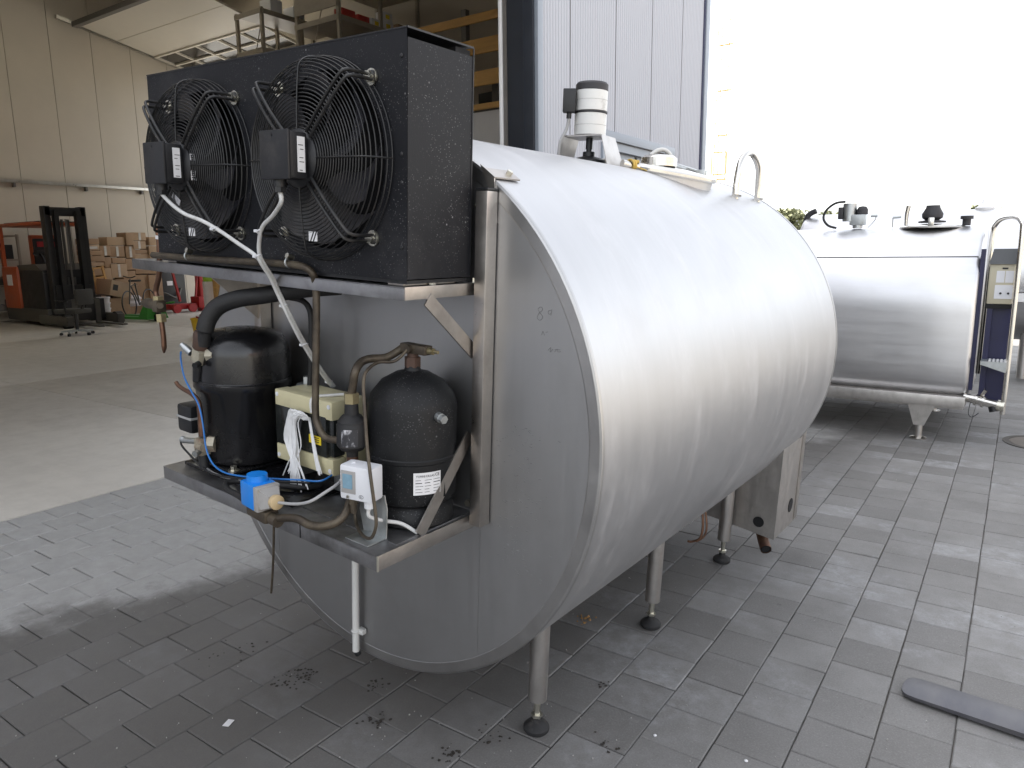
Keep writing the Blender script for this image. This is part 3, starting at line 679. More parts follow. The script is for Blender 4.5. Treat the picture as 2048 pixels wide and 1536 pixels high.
# ------------------------------------------------------------------ condenser with two fans
CU0, CU1, CV0, CV1, CW0, CW1 = -.645, .437, -.263, -.048, .426, .955
cd = Thing('condenser', 'black sheet metal condenser box with two fans on upper shelf', 'condenser', ((CU0 + CU1) / 2, -.16, SUW), MT)
P_ = cd.part
FANS = ((.165, .691), (-.36, .686))
def panel_with_holes():
    m = MB(); t_ = .002; R_ = .205
    xs = [CU0, (FANS[0][0] + FANS[1][0]) / 2, CU1]
    for (c, a, b) in ((FANS[1], xs[0], xs[1]), (FANS[0], xs[1], xs[2])):
        n = 64; ring = [(c[0] + R_ * cos(2 * pi * i / n), c[1] + R_ * sin(2 * pi * i / n)) for i in range(n)]
        outer = []
        for i in range(n):
            an = 2 * pi * i / n; dx, dy = cos(an), sin(an)
            tx = ((b - c[0]) / dx if dx > 1e-9 else (a - c[0]) / dx if dx < -1e-9 else 1e9); ty = ((CW1 - c[1]) / dy if dy > 1e-9 else (CW0 - c[1]) / dy if dy < -1e-9 else 1e9)
            q = min(tx, ty); outer.append((c[0] + dx * q, c[1] + dy * q))
        corners = [(b, CW1), (a, CW1), (a, CW0), (b, CW0)]
        base = len(m.v)
        m.v += [Vector((p[0], CV0, p[1])) for p in ring] + [Vector((p[0], CV0, p[1])) for p in outer]
        for i in range(n): j = (i + 1) % n; m.f.append((base + i, base + j, base + n + j, base + n + i))
        for cr in corners:      # fill the corner triangles
            an = math.atan2(cr[1] - c[1], cr[0] - c[0]) % (2 * pi); i = int(an / (2 * pi) * n) % n; j = (i + 1) % n
            k = len(m.v); m.v.append(Vector((cr[0], CV0, cr[1]))); m.f.append((base + n + i, base + n + j, k))
        k = len(m.v)            # inlet cone
        m.v += [Vector((c[0] + .2 * cos(2 * pi * i / n), CV0 + .06, c[1] + .2 * sin(2 * pi * i / n))) for i in range(n)]
        for i in range(n): j = (i + 1) % n; m.f.append((base + i, base + j, k + j, k + i))
    return m
P_('front_panel', panel_with_holes(), M['casing'])
P_('side_panel', MB().box((CU1 - .001, (CV0 + CV1) / 2 + .001, (CW0 + CW1) / 2 - .008), (.002, CV1 - CV0 - .002, CW1 - CW0 - .022)), M['casing'])
P_('side_panel', MB().box((CU0 + .001, (CV0 + CV1) / 2 + .001, (CW0 + CW1) / 2), (.002, CV1 - CV0 - .002, CW1 - CW0 - .004)), M['casing'])
P_('top_panel', MB().box(((CU0 + CU1) / 2, (CV0 + CV1) / 2, CW1 + .001), (CU1 - CU0 + .004, CV1 - CV0, .002)), M['casing'])
P_('top_edge', MB().box((CU1 + .001, (CV0 + CV1) / 2, CW1 + .0004), (.0024, CV1 - CV0, .004)).box(((CU0 + CU1) / 2, CV0 - .0005, CW1 + .0004), (CU1 - CU0, .002, .003)), M['plastic'])
P_('back_edge', MB().box((CU1 + .0006, CV1 + .001, (CW0 + CW1) / 2), (.0022, .003, CW1 - CW0 - .002)), M['plastic'])
P_('coil_block', MB().box(((CU0 + CU1) / 2, CV1 - .03, (CW0 + CW1) / 2 - .001), (CU1 - CU0 - .012, .05, CW1 - CW0 - .01)), M['dark'])
P_('bottom_panel', MB().box(((CU0 + CU1) / 2, (CV0 + CV1) / 2, CW0 - .004), (CU1 - CU0 - .01, CV1 - CV0 - .01, .008)), M['plastic'])
for u in (CU1 - .05, CU0 + .05):
    P_('mounting_foot', MB().box((u, -.16, SUW + .006), (.05, .18, .010)), M['frame'])
for q in (.90, .70, .50):
    P_('rivet', MB().lathe([(.005, 0), (.004, .002), (.001, .003)], (CU1 - .016, CV0 - .0005, q), (0, -1, 0), 12), M['plastic'])
def fan(cu, cw, seed, extra):
    r_ = random.Random(seed); B = CV0
    # guard rings: flat front, sides curving back to the panel
    m = MB(); prof = []
    for i in range(25):
        s = i / 24
        if s < .72: R_ = .052 + s / .72 * (.196 - .052); d = -.066 - .010 * (1 - (s / .72) ** 2)
        else:
            q = (s - .72) / .28; R_ = .196 + .036 * sin(q * pi / 2); d = -.066 + .062 * (1 - cos(q * pi / 2))
        prof.append((R_, d))
    for R_, d in prof: m.ring((cu, B + d, cw), (0, 1, 0), R_, .00155, 60, 5)
    for k in range(4):
        a = k * pi / 2 + (.02 if k % 2 else pi * 0)
        m.tube([(cu + R_ * cos(a), B + d - .003, cw + R_ * sin(a)) for R_, d in prof], .0021, 6, 1)
    g = P_('fan_guard', m, M['guard'])
    for k in range(4):           # doubled bracket rods from the panel bolts to the motor
        sx, sz = (1, 1, -1, -1)[k], (1, -1, 1, -1)[k]
        bx, bz = cu + sx * .166, cw + sz * .174
        tg = Vector((sz, 0, -sx)).normalized() * .009
        m = MB(); dirv = Vector((sx, 0, sz * 1.05)).normalized()
        lines = []
        for s in (-1, 1):
            o_ = tg * s
            pts = [Vector((bx, B - .008, bz)) + o_, Vector((bx, B - .045, bz)) + o_, Vector((bx - sx * .002, B - .070, bz - sz * .002)) + o_, Vector((bx - sx * .014, B - .080, bz - sz * .014)) + o_, Vector((cu + sx * .10, B - .086, cw + sz * .105)) + o_, Vector((cu + sx * .045, B - .084, cw + sz * .05)) + o_]
            m.tube(pts, .0040, 8, 5)
        m.tube([Vector((bx, B - .008, bz)) + tg, Vector((bx, B - .006, bz)) + dirv * .012, Vector((bx, B - .008, bz)) - tg], .0048, 8, 5)
        P_('bracket', m, M['guard'], g)
        P_('bolt', MB().cyl((bx, B - .001, bz), (bx, B - .006, bz), .018, n=20).hexnut((bx, B - .006, bz), (0, -1, 0), .0125, .012), M['bolt'], g)
    # motor behind the guard, terminal box in front of it
    P_('motor', MB().lathe([(.062, .02), (.066, .0), (.066, -.05), (.05, -.062)], (cu, B - .03, cw), (0, 1, 0), 32).lathe([(.05, 0), (.048, -.022)], (cu, B - .085, cw), (0, 1, 0), 28), M['plastic'], g)
    bx_, bw = .052, .052
    tb = MB().box((cu + .004, B - .120, cw + .002), (.100, .055, .102), bev=.008)
    P_('terminal_box', tb, M['plastic'], g)
    P_('box_lid', MB().box((cu + .004, B - .144, cw + .002), (.104, .008, .106), bev=.003).cyl((cu - .002, B - .147, cw + .045), (cu - .002, B - .149, cw + .045), .004, n=10), M['plastic'], g)
    gx = cu - .012
    P_('cable_gland', MB().cyl((gx, B - .122, cw - .045), (gx, B - .122, cw - .066), .015, n=14).hexnut((gx, B - .122, cw - .066), (0, 0, -1), .014, .012), M['plastic'], g)
    lp = P_('label', MB().box((cu + .0550, B - .112, cw + .004), (.0012, .020, .076)), M['paper'], g)
    for j in range(7):
        P_('print_line', MB().box((cu + .0557, B - .112 + r_.uniform(-.002, .002), cw + .024 - j * .009), (.0004, r_.uniform(.008, .014), .0016)), M['ink'], g) if j % 3 != 2 else None
    if extra:
        P_('barcode', MB().box((cu + .064, B - .072, cw - .004), (.0012, .014, .068)), M['paper'], g)
        for j in range(12):
            P_('code_bar', MB().box((cu + .0648, B - .073, cw + .026 - j * .0052), (.0004, .009, r_.choice((.0012, .002, .003)))), M['ink'], g)
        P_('sticker', MB().box((cu - .0, B - .090, cw - .088), (.042, .0012, .016), Matrix.Rotation(radians(32), 3, 'Y')), M['paper_worn'], g)
    # blades
    for k in range(7):
        a0 = k * 2 * pi / 7 + r_.uniform(0, .9) * 0 + seed * .3
        vs = []; fs = []
        for i in range(7):
            s = i / 6; R_ = .06 + s * .135; sw = a0 + .5 * s * s
            for j in range(5):
                q = j / 4 - .5; wd = .5 + .28 * s
                vs.append((cu + R_ * cos(sw + q * wd), B - .012 + q * .05 - .008 * (1 - 4 * q * q), cw + R_ * sin(sw + q * wd)))
        for i in range(6):
            for j in range(4): fs.append((i * 5 + j, i * 5 + j + 1, i * 5 + j + 6, i * 5 + j + 5))
        n = len(vs); vs2 = [(p[0], p[1] + .003, p[2]) for p in vs]; fs2 = fs + [tuple(reversed([q + n for q in f])) for f in fs]
        P_('blade', MB().add(vs + vs2, fs2), M['blade'], g)
    # maker's striped mark at the guard's foot
    e = (cu + .035, B - .070, cw - .175)
    P_('badge', MB().box((e[0], e[1], e[2]), (.030, .0014, .022)), M['paper'], g)
    for s in (-.006, .004):
        P_('badge_stripe', MB().prism([(-.004, -.0112), (.000, -.0112), (.012, .0112), (.008, .0112)], (e[0] + s, e[1] - .0008, e[2]), (1, 0, 0), (0, 0, 1), .0006), M['ink'], g)
    return g
fan(*FANS[0], 1, False)
fan(*FANS[1], 2, True)
P_('header_pipe', MB().tube([(CU0, CV0 + .10, .90), (CU0 - .022, CV0 + .06, .905), (CU0 - .03, CV0 + .03, .88), (CU0 - .02, CV0 + .02, .80), (CU0 - .012, CV0 + .02, .70)], .011, 10), M['pipe'])
P_('corner_edge', MB().box((CU0 - .012, CV0 + .06, CW1 - .002), (.03, .10, .003)), M['frame'])

# ------------------------------------------------------------------ compressor
cc = Vector((-.372, -.165)); CB = SLW + .012
cp = Thing('compressor', 'tall glossy black hermetic compressor on the lower shelf', 'compressor', (cc.x, cc.y, CB), MT)
P_ = cp.part
rc = .142
body = P_('shell', MB().lathe([(.10, .012), (rc - .012, .018), (rc - .002, .045), (rc - .002, .235), (rc + .004, .243), (rc + .004, .262), (rc - .003, .268), (rc - .004, .345), (rc - .008, .372), (rc - .022, .396), (rc - .05, .410), (.05, .418), (.001, .420)], (cc.x, cc.y, CB), (0, 0, 1), 64), M['compressor'])
#P_('dimple', MB().lathe([(.026, 0), (.024, .004), (.001, .006)], (cc.x + .12, cc.y - .10, CB + .33), (.7, -.6, .3), 20), M['compressor'], body)
P_('weld_ring', MB().ring((cc.x, cc.y, CB + .266), (0, 0, 1), rc - .001, .0028, 72, 6), M['compressor'], body)
P_('base', MB().box((cc.x, cc.y, CB + .008), (.25, .25, .008), bev=.003), M['compressor'])
for a in (-.105, .105):
    P_('mounting_bolt', MB().cyl((cc.x + a, cc.y - .115, CB + .006), (cc.x + a, cc.y - .115, CB + .014), .017, n=18).hexnut((cc.x + a, cc.y - .115, CB + .014), (0, 0, 1), .010, .012), M['bolt'])
# electric terminal cover on its far left side
q = tp(383, 838, -.24)
P_('terminal_cover', MB().box((q.x - .02, -.215, q.z), (.085, .08, .092), bev=.012), M['plastic'])
P_('cover_clip', MB().box((q.x - .02, -.215, q.z + .004), (.088, .083, .008), bev=.002), M['cable_grey'])
# upper suction valve
VV = -.30
q = tp(402, 712, VV)
vb = P_('suction_valve', MB().box((q.x, VV, q.z), (.040, .040, .046), Matrix.Rotation(.35, 3, 'Y'), bev=.005), M['valve'])
P_('rusty_collar', MB().lathe([(.020, 0), (.025, .008), (.023, .045), (.020, .055)], (q.x + .004, VV, q.z + .02), (.12, 0, 1), 20), M['rust'], vb)
P_('flare_nut', MB().hexnut((q.x + .02, VV + .01, q.z + .004), (1, .6, .1), .022, .022), M['valve'], vb)
P_('valve_cap', MB().cyl((q.x - .012, VV - .004, q.z - .024), (q.x - .022, VV - .004, q.z - .078), .015, .013, n=14), M['plastic'], vb)
P_('side_plug', MB().cyl((q.x + .018, VV - .018, q.z - .018), (q.x + .026, VV - .036, q.z - .022), .009, n=12), M['plastic'], vb)
q2 = tp(375, 698, VV)
P_('service_cap', MB().cyl((q2.x + .020, VV, q2.z - .010), (q2.x - .006, VV - .006, q2.z + .006), .0105, n=14).cyl((q2.x - .006, VV - .006, q2.z + .006), (q2.x - .016, VV - .008, q2.z + .012), .0088, n=12), M['galv'], vb)
# lower discharge valve with a copper stub
q = tp(405, 892, VV - .02); v0 = VV - .02
vb = P_('discharge_valve', MB().box((q.x, v0, q.z), (.034, .036, .052), bev=.005).cyl((q.x - .005, v0 - .012, q.z + .002), (q.x + .03, v0 - .014, q.z + .004), .012, n=12), M['valve'])
P_('rotary_nut', MB().hexnut((q.x + .012, v0 + .015, q.z + .008), (1, .7, 0), .026, .022), M['valve'], vb)
P_('plug', MB().cyl((q.x + .008, v0 - .014, q.z - .01), (q.x + .018, v0 - .036, q.z - .014), .009, n=14), M['galv'], vb)
P_('valve_cap', MB().cyl((q.x + .002, v0, q.z - .026), (q.x + .004, v0, q.z - .068), .015, n=14), M['plastic'], vb)
q2 = tp(372, 880, v0)
P_('service_cap', MB().cyl((q.x - .014, v0, q.z + .012), (q2.x, v0 - .004, q2.z), .0092, n=14).cyl((q2.x, v0 - .004, q2.z), (q2.x - .012, v0 - .006, q2.z + .003), .010, n=12), M['galv'], vb)
st = [tp(a, b, v0) for a, b in ((404, 872), (402, 845), (400, 822), (396, 802), (384, 788), (368, 779), (357, 771), (352, 764))]
P_('copper_stub', MB().tube(st, lambda t: .0095 - .004 * t, 10, 4), M['copper'], vb)
# insulated suction hose over the top
hp = [tp(407, 690, VV), tp(410, 660, VV), tp(418, 635, VV + .01), tp(438, 612, VV + .03), tp(475, 598, -.24), tp(530, 590, -.20), tp(590, 580, -.16), tp(640, 575, -.13), tp(680, 572, -.10)]
single('suction_hose', MB().tube(hp, lambda t: .019 if t < .12 else .025, 16, 8), M['rubber'], 'thick black insulated hose arching over the compressor', 'hose', hp[0], MT)
dp = [tp(580, 595, -.10), tp(606, 602, -.10), tp(620, 622, -.10), tp(623, 660, -.10), tp(622, 720, -.10), tp(620, 770, -.10)]
single('discharge_line', MB().tube(dp, .0085, 10, 6), M['rubber'], 'thin dark pipe bending down behind the beige box', 'pipe', dp[-1], MT)
q = tp(612, 765, -.09)
bt = Thing('pipe_clamp', 'small grey-blue flange fitting peeking out behind the beige box', 'fitting', q, MT)
bt.part('flange', MB().box(q + Vector((0, 0, -.012)), (.062, .03, .016), bev=.006), M['galv'])
bt.part('nut', MB().hexnut(q + Vector((.006, 0, -.004)), (0, 0, 1), .013, .024), M['galv'])

# ------------------------------------------------------------------ liquid receiver
rcx = Vector((.322, -.128)); rb = SLW + .003
rv = Thing('liquid_receiver', 'squat black pressure vessel with domed top and white label', 'pressure vessel', (rcx.x, rcx.y, rb), MT)
P_ = rv.part; rr_ = .115
vsl = P_('vessel', MB().lathe([(rr_ - .014, 0), (rr_ - .004, .004), (rr_ - .008, .036), (rr_ - .020, .050), (rr_ - .004, .062), (rr_, .078), (rr_, .168), (rr_ + .0025, .171), (rr_ + .0025, .179), (rr_, .182), (rr_, .300), (rr_ - .008, .330), (rr_ - .035, .364), (.045, .384), (.022, .390), (.018, .402)], (rcx.x, rcx.y, rb), (0, 0, 1), 64), M['receiver'])
tw = rb + .402
P_('neck_nut', MB().hexnut((rcx.x, rcx.y, tw - .004), (0, 0, 1), .021, .026).cyl((rcx.x, rcx.y, tw + .02), (rcx.x, rcx.y, tw + .034), .014, n=16), M['rust'])
hv = P_('shut_off_valve', MB().box((rcx.x + .012, rcx.y, tw + .044), (.088, .030, .024), bev=.004).cyl((rcx.x + .004, rcx.y - .012, tw + .044), (rcx.x + .004, rcx.y - .026, tw + .044), .011, n=14), M['pipe'])
P_('spindle', MB().cyl((rcx.x + .05, rcx.y, tw + .044), (rcx.x + .072, rcx.y, tw + .044), .0085, n=12).cyl((rcx.x + .072, rcx.y, tw + .044), (rcx.x + .088, rcx.y, tw + .044), .0045, n=8), M['brass'], hv)
# side plug facing the viewer, curved paper label
def on_v(a, h, d=0): return Vector((rcx.x + (rr_ + d) * cos(a), rcx.y + (rr_ + d) * sin(a), rb + h))
ap = radians(-12)
P_('side_port', MB().cyl(on_v(ap, .292, -.006), on_v(ap, .290, .012), .012, n=16).hexnut(on_v(ap, .290, .012), (cos(ap), sin(ap), -.1), .011, .014), M['galv'])
a0, a1, h0, h1 = radians(-44), radians(-8), .094, .152
m = MB(); n = 10; vs = []
for i in range(n + 1):
    a = a0 + (a1 - a0) * i / n; vs += [on_v(a, h0, .0012), on_v(a, h1, .0012)]
lab = P_('label', m.add(vs, [(2 * i, 2 * i + 2, 2 * i + 3, 2 * i + 1) for i in range(n)]), M['paper'])
am = (a0 + a1) / 2; ex = Vector((-sin(am), cos(am), 0))
# lettering in short pieces that follow the curve
for i, w_ in enumerate(('TORRE', 'CILLAS', 'CE')):
    a = a0 + radians(3) + i * radians(12.2); e = Vector((-sin(a + .08), cos(a + .08), 0))
    text(w_, .0076 if i < 2 else .011, on_v(a, h1 - .0115, .0022), e, (0, 0, 1), M['ink'], lab, rv.base)
rr = random.Random(21)
for j in range(5):
    for i in range(3):
        a = a0 + radians(2.5) + i * radians(11.5); a2 = a + radians(rr.uniform(6, 10.5)); zc = h1 - .020 - j * .0078
        q = MB(); hh = .0012 if j != 1 else .002
        q.add([on_v(a, zc, .0016), on_v(a2, zc, .0016), on_v(a2, zc + hh, .0016), on_v(a, zc + hh, .0016)], [(0, 1, 2, 3)])
        P_('print_line', q, M['ink'], lab)

# ------------------------------------------------------------------ beige electrical box
EU0, EU1, EV0, EV1, EW0, EW1 = -.158, .095, -.205, -.08, -.135, .075
eb = Thing('electrical_box', 'beige plastic junction box with dark smoked window behind white string', 'junction box', ((EU0 + EU1) / 2, -.14, EW0), MT)
P_ = eb.part; eu, ew = (EU0 + EU1) / 2, (EW0 + EW1) / 2
P_('case', MB().box((eu, EV0 + .085, ew), (EU1 - EU0 - .004, .08, EW1 - EW0 - .004), bev=.006), M['beige'])
cv = P_('cover', MB().box((eu, EV0 + .0225, EW1 - .026), (EU1 - EU0, .045, .052), bev=.005).box((eu, EV0 + .0225, EW0 + .024), (EU1 - EU0, .045, .048), bev=.005), M['beige'])
P_('window', MB().box((eu - .012, EV0 + .022, ew + .002), (EU1 - EU0 - .026, .046, EW1 - EW0 - .094), bev=.004), M['window'], cv)
P_('window_side', MB().box((EU1 - .013, EV0 + .026, ew + .002), (.022, .038, EW1 - EW0 - .102), bev=.003), M['window'], cv)
for u in (EU0 + .012, EU1 - .012):
    for w_ in (EW1 - .014, EW0 + .014):
        P_('screw', MB().cyl((u, EV0 + .001, w_), (u, EV0 - .002, w_), .0065, n=14), M['white_plastic'], cv)
P_('warning_sticker', MB().box((eu + .055, EV0 - .0022, ew - .012), (.052, .001, .024)), M['yellow'], cv)
for j in range(3): P_('print_line', MB().box((eu + .058, EV0 - .0030, ew - .005 - j * .006), (.030, .0006, .0018)), M['ink'], cv)
P_('knockout', MB().ring((EU1 - .001, EV0 + .085, ew + .04), (1, 0, 0), .012, .001, 24, 4).ring((EU1 - .001, EV0 + .085, ew - .03), (1, 0, 0), .016, .001, 24, 4), M['beige'])
for u in (EU0 + .03, EU1 - .03):
    P_('stand_off', MB().box((u, -.13, (EW0 + SLW) / 2 + .006), (.03, .07, EW0 - SLW - .012)), M['galv'])
# string tied round the box, frayed ends hanging
sg = Thing('tied_string', 'frayed white string bundle tied around the beige box', 'string', (eu + .03, EV0 - .02, EW0), MT)
rr = random.Random(9); m = MB()
for i in range(60):
    x0 = rr.gauss(0, .0065); y0 = rr.uniform(-.008, .0); sp = rr.gauss(0, .013); Ls = rr.uniform(.155, .215); b0 = rr.gauss(0, .012)
    u0 = eu + .018; v_ = EV0 - .014
    m.tube([(u0 + .02 + x0, v_ + y0, ew + .048 + rr.uniform(-.004, .004)), (u0 + x0 * 2 - .006, v_ + y0 - .008, ew + .062 + rr.uniform(-.006, .006)), (u0 - .03 + x0 + b0 * .5, v_ + y0 - .010, ew + .035), (u0 - .034 + x0 + b0, v_ + y0 - .008, ew - .03), (u0 - .020 + sp * .8, v_ + y0 - .012, ew - .09), (u0 - .012 + sp * 1.6, v_ + y0 - .016, ew + .045 - Ls)], .0020, 4, 4)
for i in range(16):
    x0 = rr.gauss(0, .003); sp = rr.gauss(0, .006)
    u0 = eu + .04; v_ = EV0 - .008
    m.tube([(u0 + x0, v_, ew + .05), (u0 + .012 + x0, v_ - .004, ew + .02), (u0 + .03 + x0 + sp * .4, v_ - .006, ew - .04), (u0 + .048 + sp, v_ - .008, ew - .085 + rr.uniform(-.02, .01))], .0016, 4, 4)
sg.part('frayed_ends', m, M['string'])
sg.part('band', MB().tube([(eu + .045, EV0 - .004, EW1 - .04), (eu + .05, EV0 - .003, EW1 + .001), (eu + .07, EV0 + .05, EW1 + .004), (eu + .10, EV1 - .01, EW1 + .003)], .0042, 6, 5), M['string'])

# ------------------------------------------------------------------ filter drier, pipes
DV = -.262
q = tp(704, 866, DV)
fd = Thing('filter_drier', 'small black drier bottle with scuffed silver label between box and vessel', 'filter drier', q - Vector((0, 0, .04)), MT)
P_ = fd.part; rd = .0385
P_('bottle', MB().lathe([(.014, -.062), (.016, -.044), (rd - .01, -.042), (rd, -.030), (rd, .022), (rd - .003, .026), (rd - .003, .032), (rd - .014, .046), (.018, .050), (.016, .082)], q, (0, 0, 1), 40), M['rubber'])
am = math.atan2(-1.0, .95)
m = MB(); vs = []
for i in range(9):
    a = am - .62 + 1.1 * i / 8; vs += [q + Vector(((rd + .0008) * cos(a), (rd + .0008) * sin(a), -.026)), q + Vector(((rd + .0008) * cos(a), (rd + .0008) * sin(a), .018))]
P_('label', m.add(vs, [(2 * i, 2 * i + 2, 2 * i + 3, 2 * i + 1) for i in range(8)]), M['paper_worn'])
P_('flare_nut', MB().hexnut(q + Vector((0, 0, .078)), (0, 0, 1), .0195, .026), M['brass'])
P_('outlet', MB().cyl(q + Vector((0, 0, -.06)), q + Vector((0, 0, -.11)), .015, n=14), M['copper'])
pp = [q + Vector((0, 0, .10)), tp(706, 770, DV), tp(710, 745, DV), tp(721, 726, DV + .025), tp(738, 718, DV + .05), tp(775, 714, -.165), Vector((rcx.x - .03, rcx.y, tw + .044))]
single('liquid_pipe', MB().tube(pp, .0105, 12, 8), M['pipe'], 'bent brownish pipe from the drier to the vessel valve', 'pipe', pp[0], MT)
cap = [Vector((rcx.x + .004, rcx.y - .022, tw + .044)), tp(790, 722, -.18), tp(757, 725, -.22), tp(735, 740, -.26), tp(727, 765, -.28), tp(730, 830, -.30), tp(735, 900, -.32), tp(742, 960, -.335), tp(750, 1020, -.335), tp(752, 1052, -.335), tp(742, 1076, -.33), tp(725, 1070, -.32), tp(712, 1045, -.30), tp(710, 1008, -.29)]
single('capillary_pipe', MB().tube(cap, .0042, 8, 6), M['pipe'], 'thin brown capillary pipe looping down past the white switch', 'pipe', cap[0], MT)
hp_ = [tp(306, 510, -.285), tp(330, 512, -.285), tp(440, 520, -.285), tp(560, 527, -.285), tp(605, 533, -.283), tp(624, 546, -.275), tp(631, 568, -.262), tp(633, 620, -.262), tp(632, 720, -.265), tp(631, 820, -.27), tp(636, 850, -.272), tp(650, 874, -.272), tp(672, 880, -.268), q + Vector((-.03, 0, -.02))]
vp = single('condenser_pipe', MB().tube(hp_, .0095, 12, 8), M['pipe'], 'long brown pipe along the condenser foot bending down to the drier', 'pipe', hp_[3], MT)
for a, b in ((377, 512), (578, 525)):
    z = tp(a, b, -.285)
    k = Thing('pipe_clip', 'shiny pipe clip under the %s fan' % ('far' if a < 400 else 'near'), 'clip', z, MT, 'clips holding the condenser pipe')
    k.part('band', MB().ring(z, (1, 0, .05), .0115, .003, 20, 6), M['galv'])
    k.part('screw', MB().cyl(z + Vector((0, .012, .012)), z + Vector((0, -.006, .018)), .007, n=12), M['bolt'])
# dangling pipe with a stop valve at the left
vv = -.235
dg = Thing('dangling_valve', 'corroded stop valve hanging on a copper pipe below the upper shelf', 'valve', tp(312, 610, vv), MT)
P_ = dg.part
P_('upper_pipe', MB().tube([tp(314, 452, vv), tp(318, 480, vv), tp(319, 520, vv), tp(318, 552, vv), tp(312, 580, vv), tp(315, 596, vv)], .0085, 10, 6), M['copper'])
P_('pipe_tag', MB().cyl(tp(318, 471, vv), tp(318, 478, vv), .0105, n=14), M['paper'])
q = tp(316, 592, vv); q3 = tp(318, 612, vv)
P_('nut', MB().hexnut(q, (0, 0, -1), .0165, .020), M['brass'])
P_('body', MB().box(q3, (.034, .034, .040), bev=.006).cyl(q3 + Vector((.0, 0, .002)), tp(294, 606, vv), .0165, n=14).cyl(tp(294, 606, vv), tp(284, 606, vv), .0165, .006, n=14).cyl(q3, q3 + Vector((.028, -.01, .004)), .010, n=10), M['pipe'])
P_('lower_nut', MB().hexnut(tp(322, 628, vv), (.1, 0, -1), .0165, .026), M['brass'])
P_('cut_pipe', MB().tube([tp(323, 642, vv), tp(326, 665, vv), tp(328, 690, vv), tp(328, 706, vv)], lambda t: .0085 if t < .75 else .0085 - .024 * (t - .75), 10, 5), M['copper'])

# ------------------------------------------------------------------ white pressure switch on its bracket
SV = -.315
q = tp(723, 962, SV)
ps = Thing('pressure_switch', 'white pressure switch with blue-grey window on a sheet metal bracket', 'switch', (q.x, SV, SLW), MT)
P_ = ps.part; Rq = rotz(radians(14))
cs = P_('case', MB().box(q, (.090, .050, .086), Rq, bev=.006), M['white_plastic'])
def loc_(a, b, c): return q + Rq @ Vector((a, b, c))
P_('dial_frame', MB().box(loc_(-.020, -.0255, .002), (.040, .003, .056), Rq, bev=.001), M['grey_plastic'], cs)
P_('dial_window', MB().box(loc_(-.021, -.0272, .004), (.027, .002, .036), Rq), M['bluegrey'], cs)
P_('screw', MB().cyl(loc_(-.022, -.025, -.035), loc_(-.022, -.0275, -.035), .004, n=12), M['bolt'], cs)
P_('screw', MB().cyl(loc_(-.022, 0, .042), loc_(-.022, 0, .046), .006, n=12), M['white_plastic'], cs)
m = MB(); oc = loc_(.016, -.0254, -.030)
m.tube([oc + Rq @ Vector((.006 * cos(t * pi / 12), 0, .0042 * sin(t * pi / 12))) for t in range(24)], .0005, 4, closed=True)
P_('oval_mark', m, M['ink'], cs)
text('R', .006, oc + Rq @ Vector((-.002, -.0006, -.002)), Rq @ Vector((1, 0, 0)), (0, 0, 1), M['ink'], cs, ps.base)
P_('cable_gland', MB().cyl(loc_(.022, .0, -.040), loc_(.022, .0, -.064), .013, n=14), M['white_plastic'], cs)
P_('bracket', MB().add([loc_(-.020, .03, -.04), loc_(.045, .03, -.04), loc_(.052, .03, -.075), Vector((q.x + .052, SV + .03, SLW + .002)), Vector((q.x - .028, SV + .03, SLW + .002)), loc_(-.028, .03, -.085)] +
                       [p + Vector((0, .003, 0)) for p in (loc_(-.020, .03, -.04), loc_(.045, .03, -.04), loc_(.052, .03, -.075), Vector((q.x + .052, SV + .03, SLW + .002)), Vector((q.x - .028, SV + .03, SLW + .002)), loc_(-.028, .03, -.085))],
                       [(0, 1, 2, 3, 4, 5), (11, 10, 9, 8, 7, 6)] + [(i, (i + 1) % 6, 6 + (i + 1) % 6, 6 + i) for i in range(6)]).box((q.x + .012, SV + .0, SLW + .0028), (.08, .06, .003)), M['galv'])
P_('pressure_port', MB().hexnut(loc_(-.024, 0, -.044), (0, 0, -1), .012, .018).cyl(loc_(-.024, 0, -.06), loc_(-.024, 0, -.085), .009, n=12), M['pipe'])
P_('switch_cable', MB().tube([loc_(.022, 0, -.062), loc_(.024, -.004, -.085), loc_(.045, .03, -.105), loc_(.075, .06, -.118), Vector((q.x + .09, SV + .10, SLW + .006))], .0048, 8, 6), M['cable'])

# ------------------------------------------------------------------ solenoid valve with blue coil
BV = -.385
q = tp(522, 986, BV)
sv = Thing('solenoid_valve', 'bright blue solenoid coil with grey plug at the shelf edge', 'solenoid valve', q - Vector((0, 0, .04)), MT)
P_ = sv.part; Rb = rotz(radians(-6))
KS = 1.42
def lb(a, b, c): return q + Rb @ Vector((a, b, c)) * KS
P_('coil', MB().box(lb(-.010, 0, -.002), (.071, .065, .068), Rb, bev=.006).cyl(lb(-.012, 0, .018), lb(-.012, 0, .034), .028, .026, n=28), M['blue'])
pg = P_('plug', MB().box(lb(.021, 0, -.002), (.020, .066, .066), Rb, bev=.004).add([lb(.028, -.02, -.02), lb(.028, .02, -.02), lb(.028, .02, .018), lb(.028, -.02, .018), lb(.048, -.011, -.013), lb(.048, .011, -.013), lb(.048, .011, .009), lb(.048, -.011, .009)], [(0, 1, 2, 3), (7, 6, 5, 4), (0, 4, 5, 1), (1, 5, 6, 2), (2, 6, 7, 3), (3, 7, 4, 0)]), M['grey_plastic'])
for b_ in (-.018, .018):
    for c_ in (-.018, .015): P_('screw', MB().cyl(lb(.0275, b_, c_), lb(.0295, b_, c_), .0045, n=10), M['bolt'], pg)
P_('gland', MB().lathe([(.017, 0), (.019, .006), (.019, .017), (.011, .020)], lb(.047, 0, -.002), Rb @ Vector((1, 0, 0)), 20), M['brasscol'], pg)
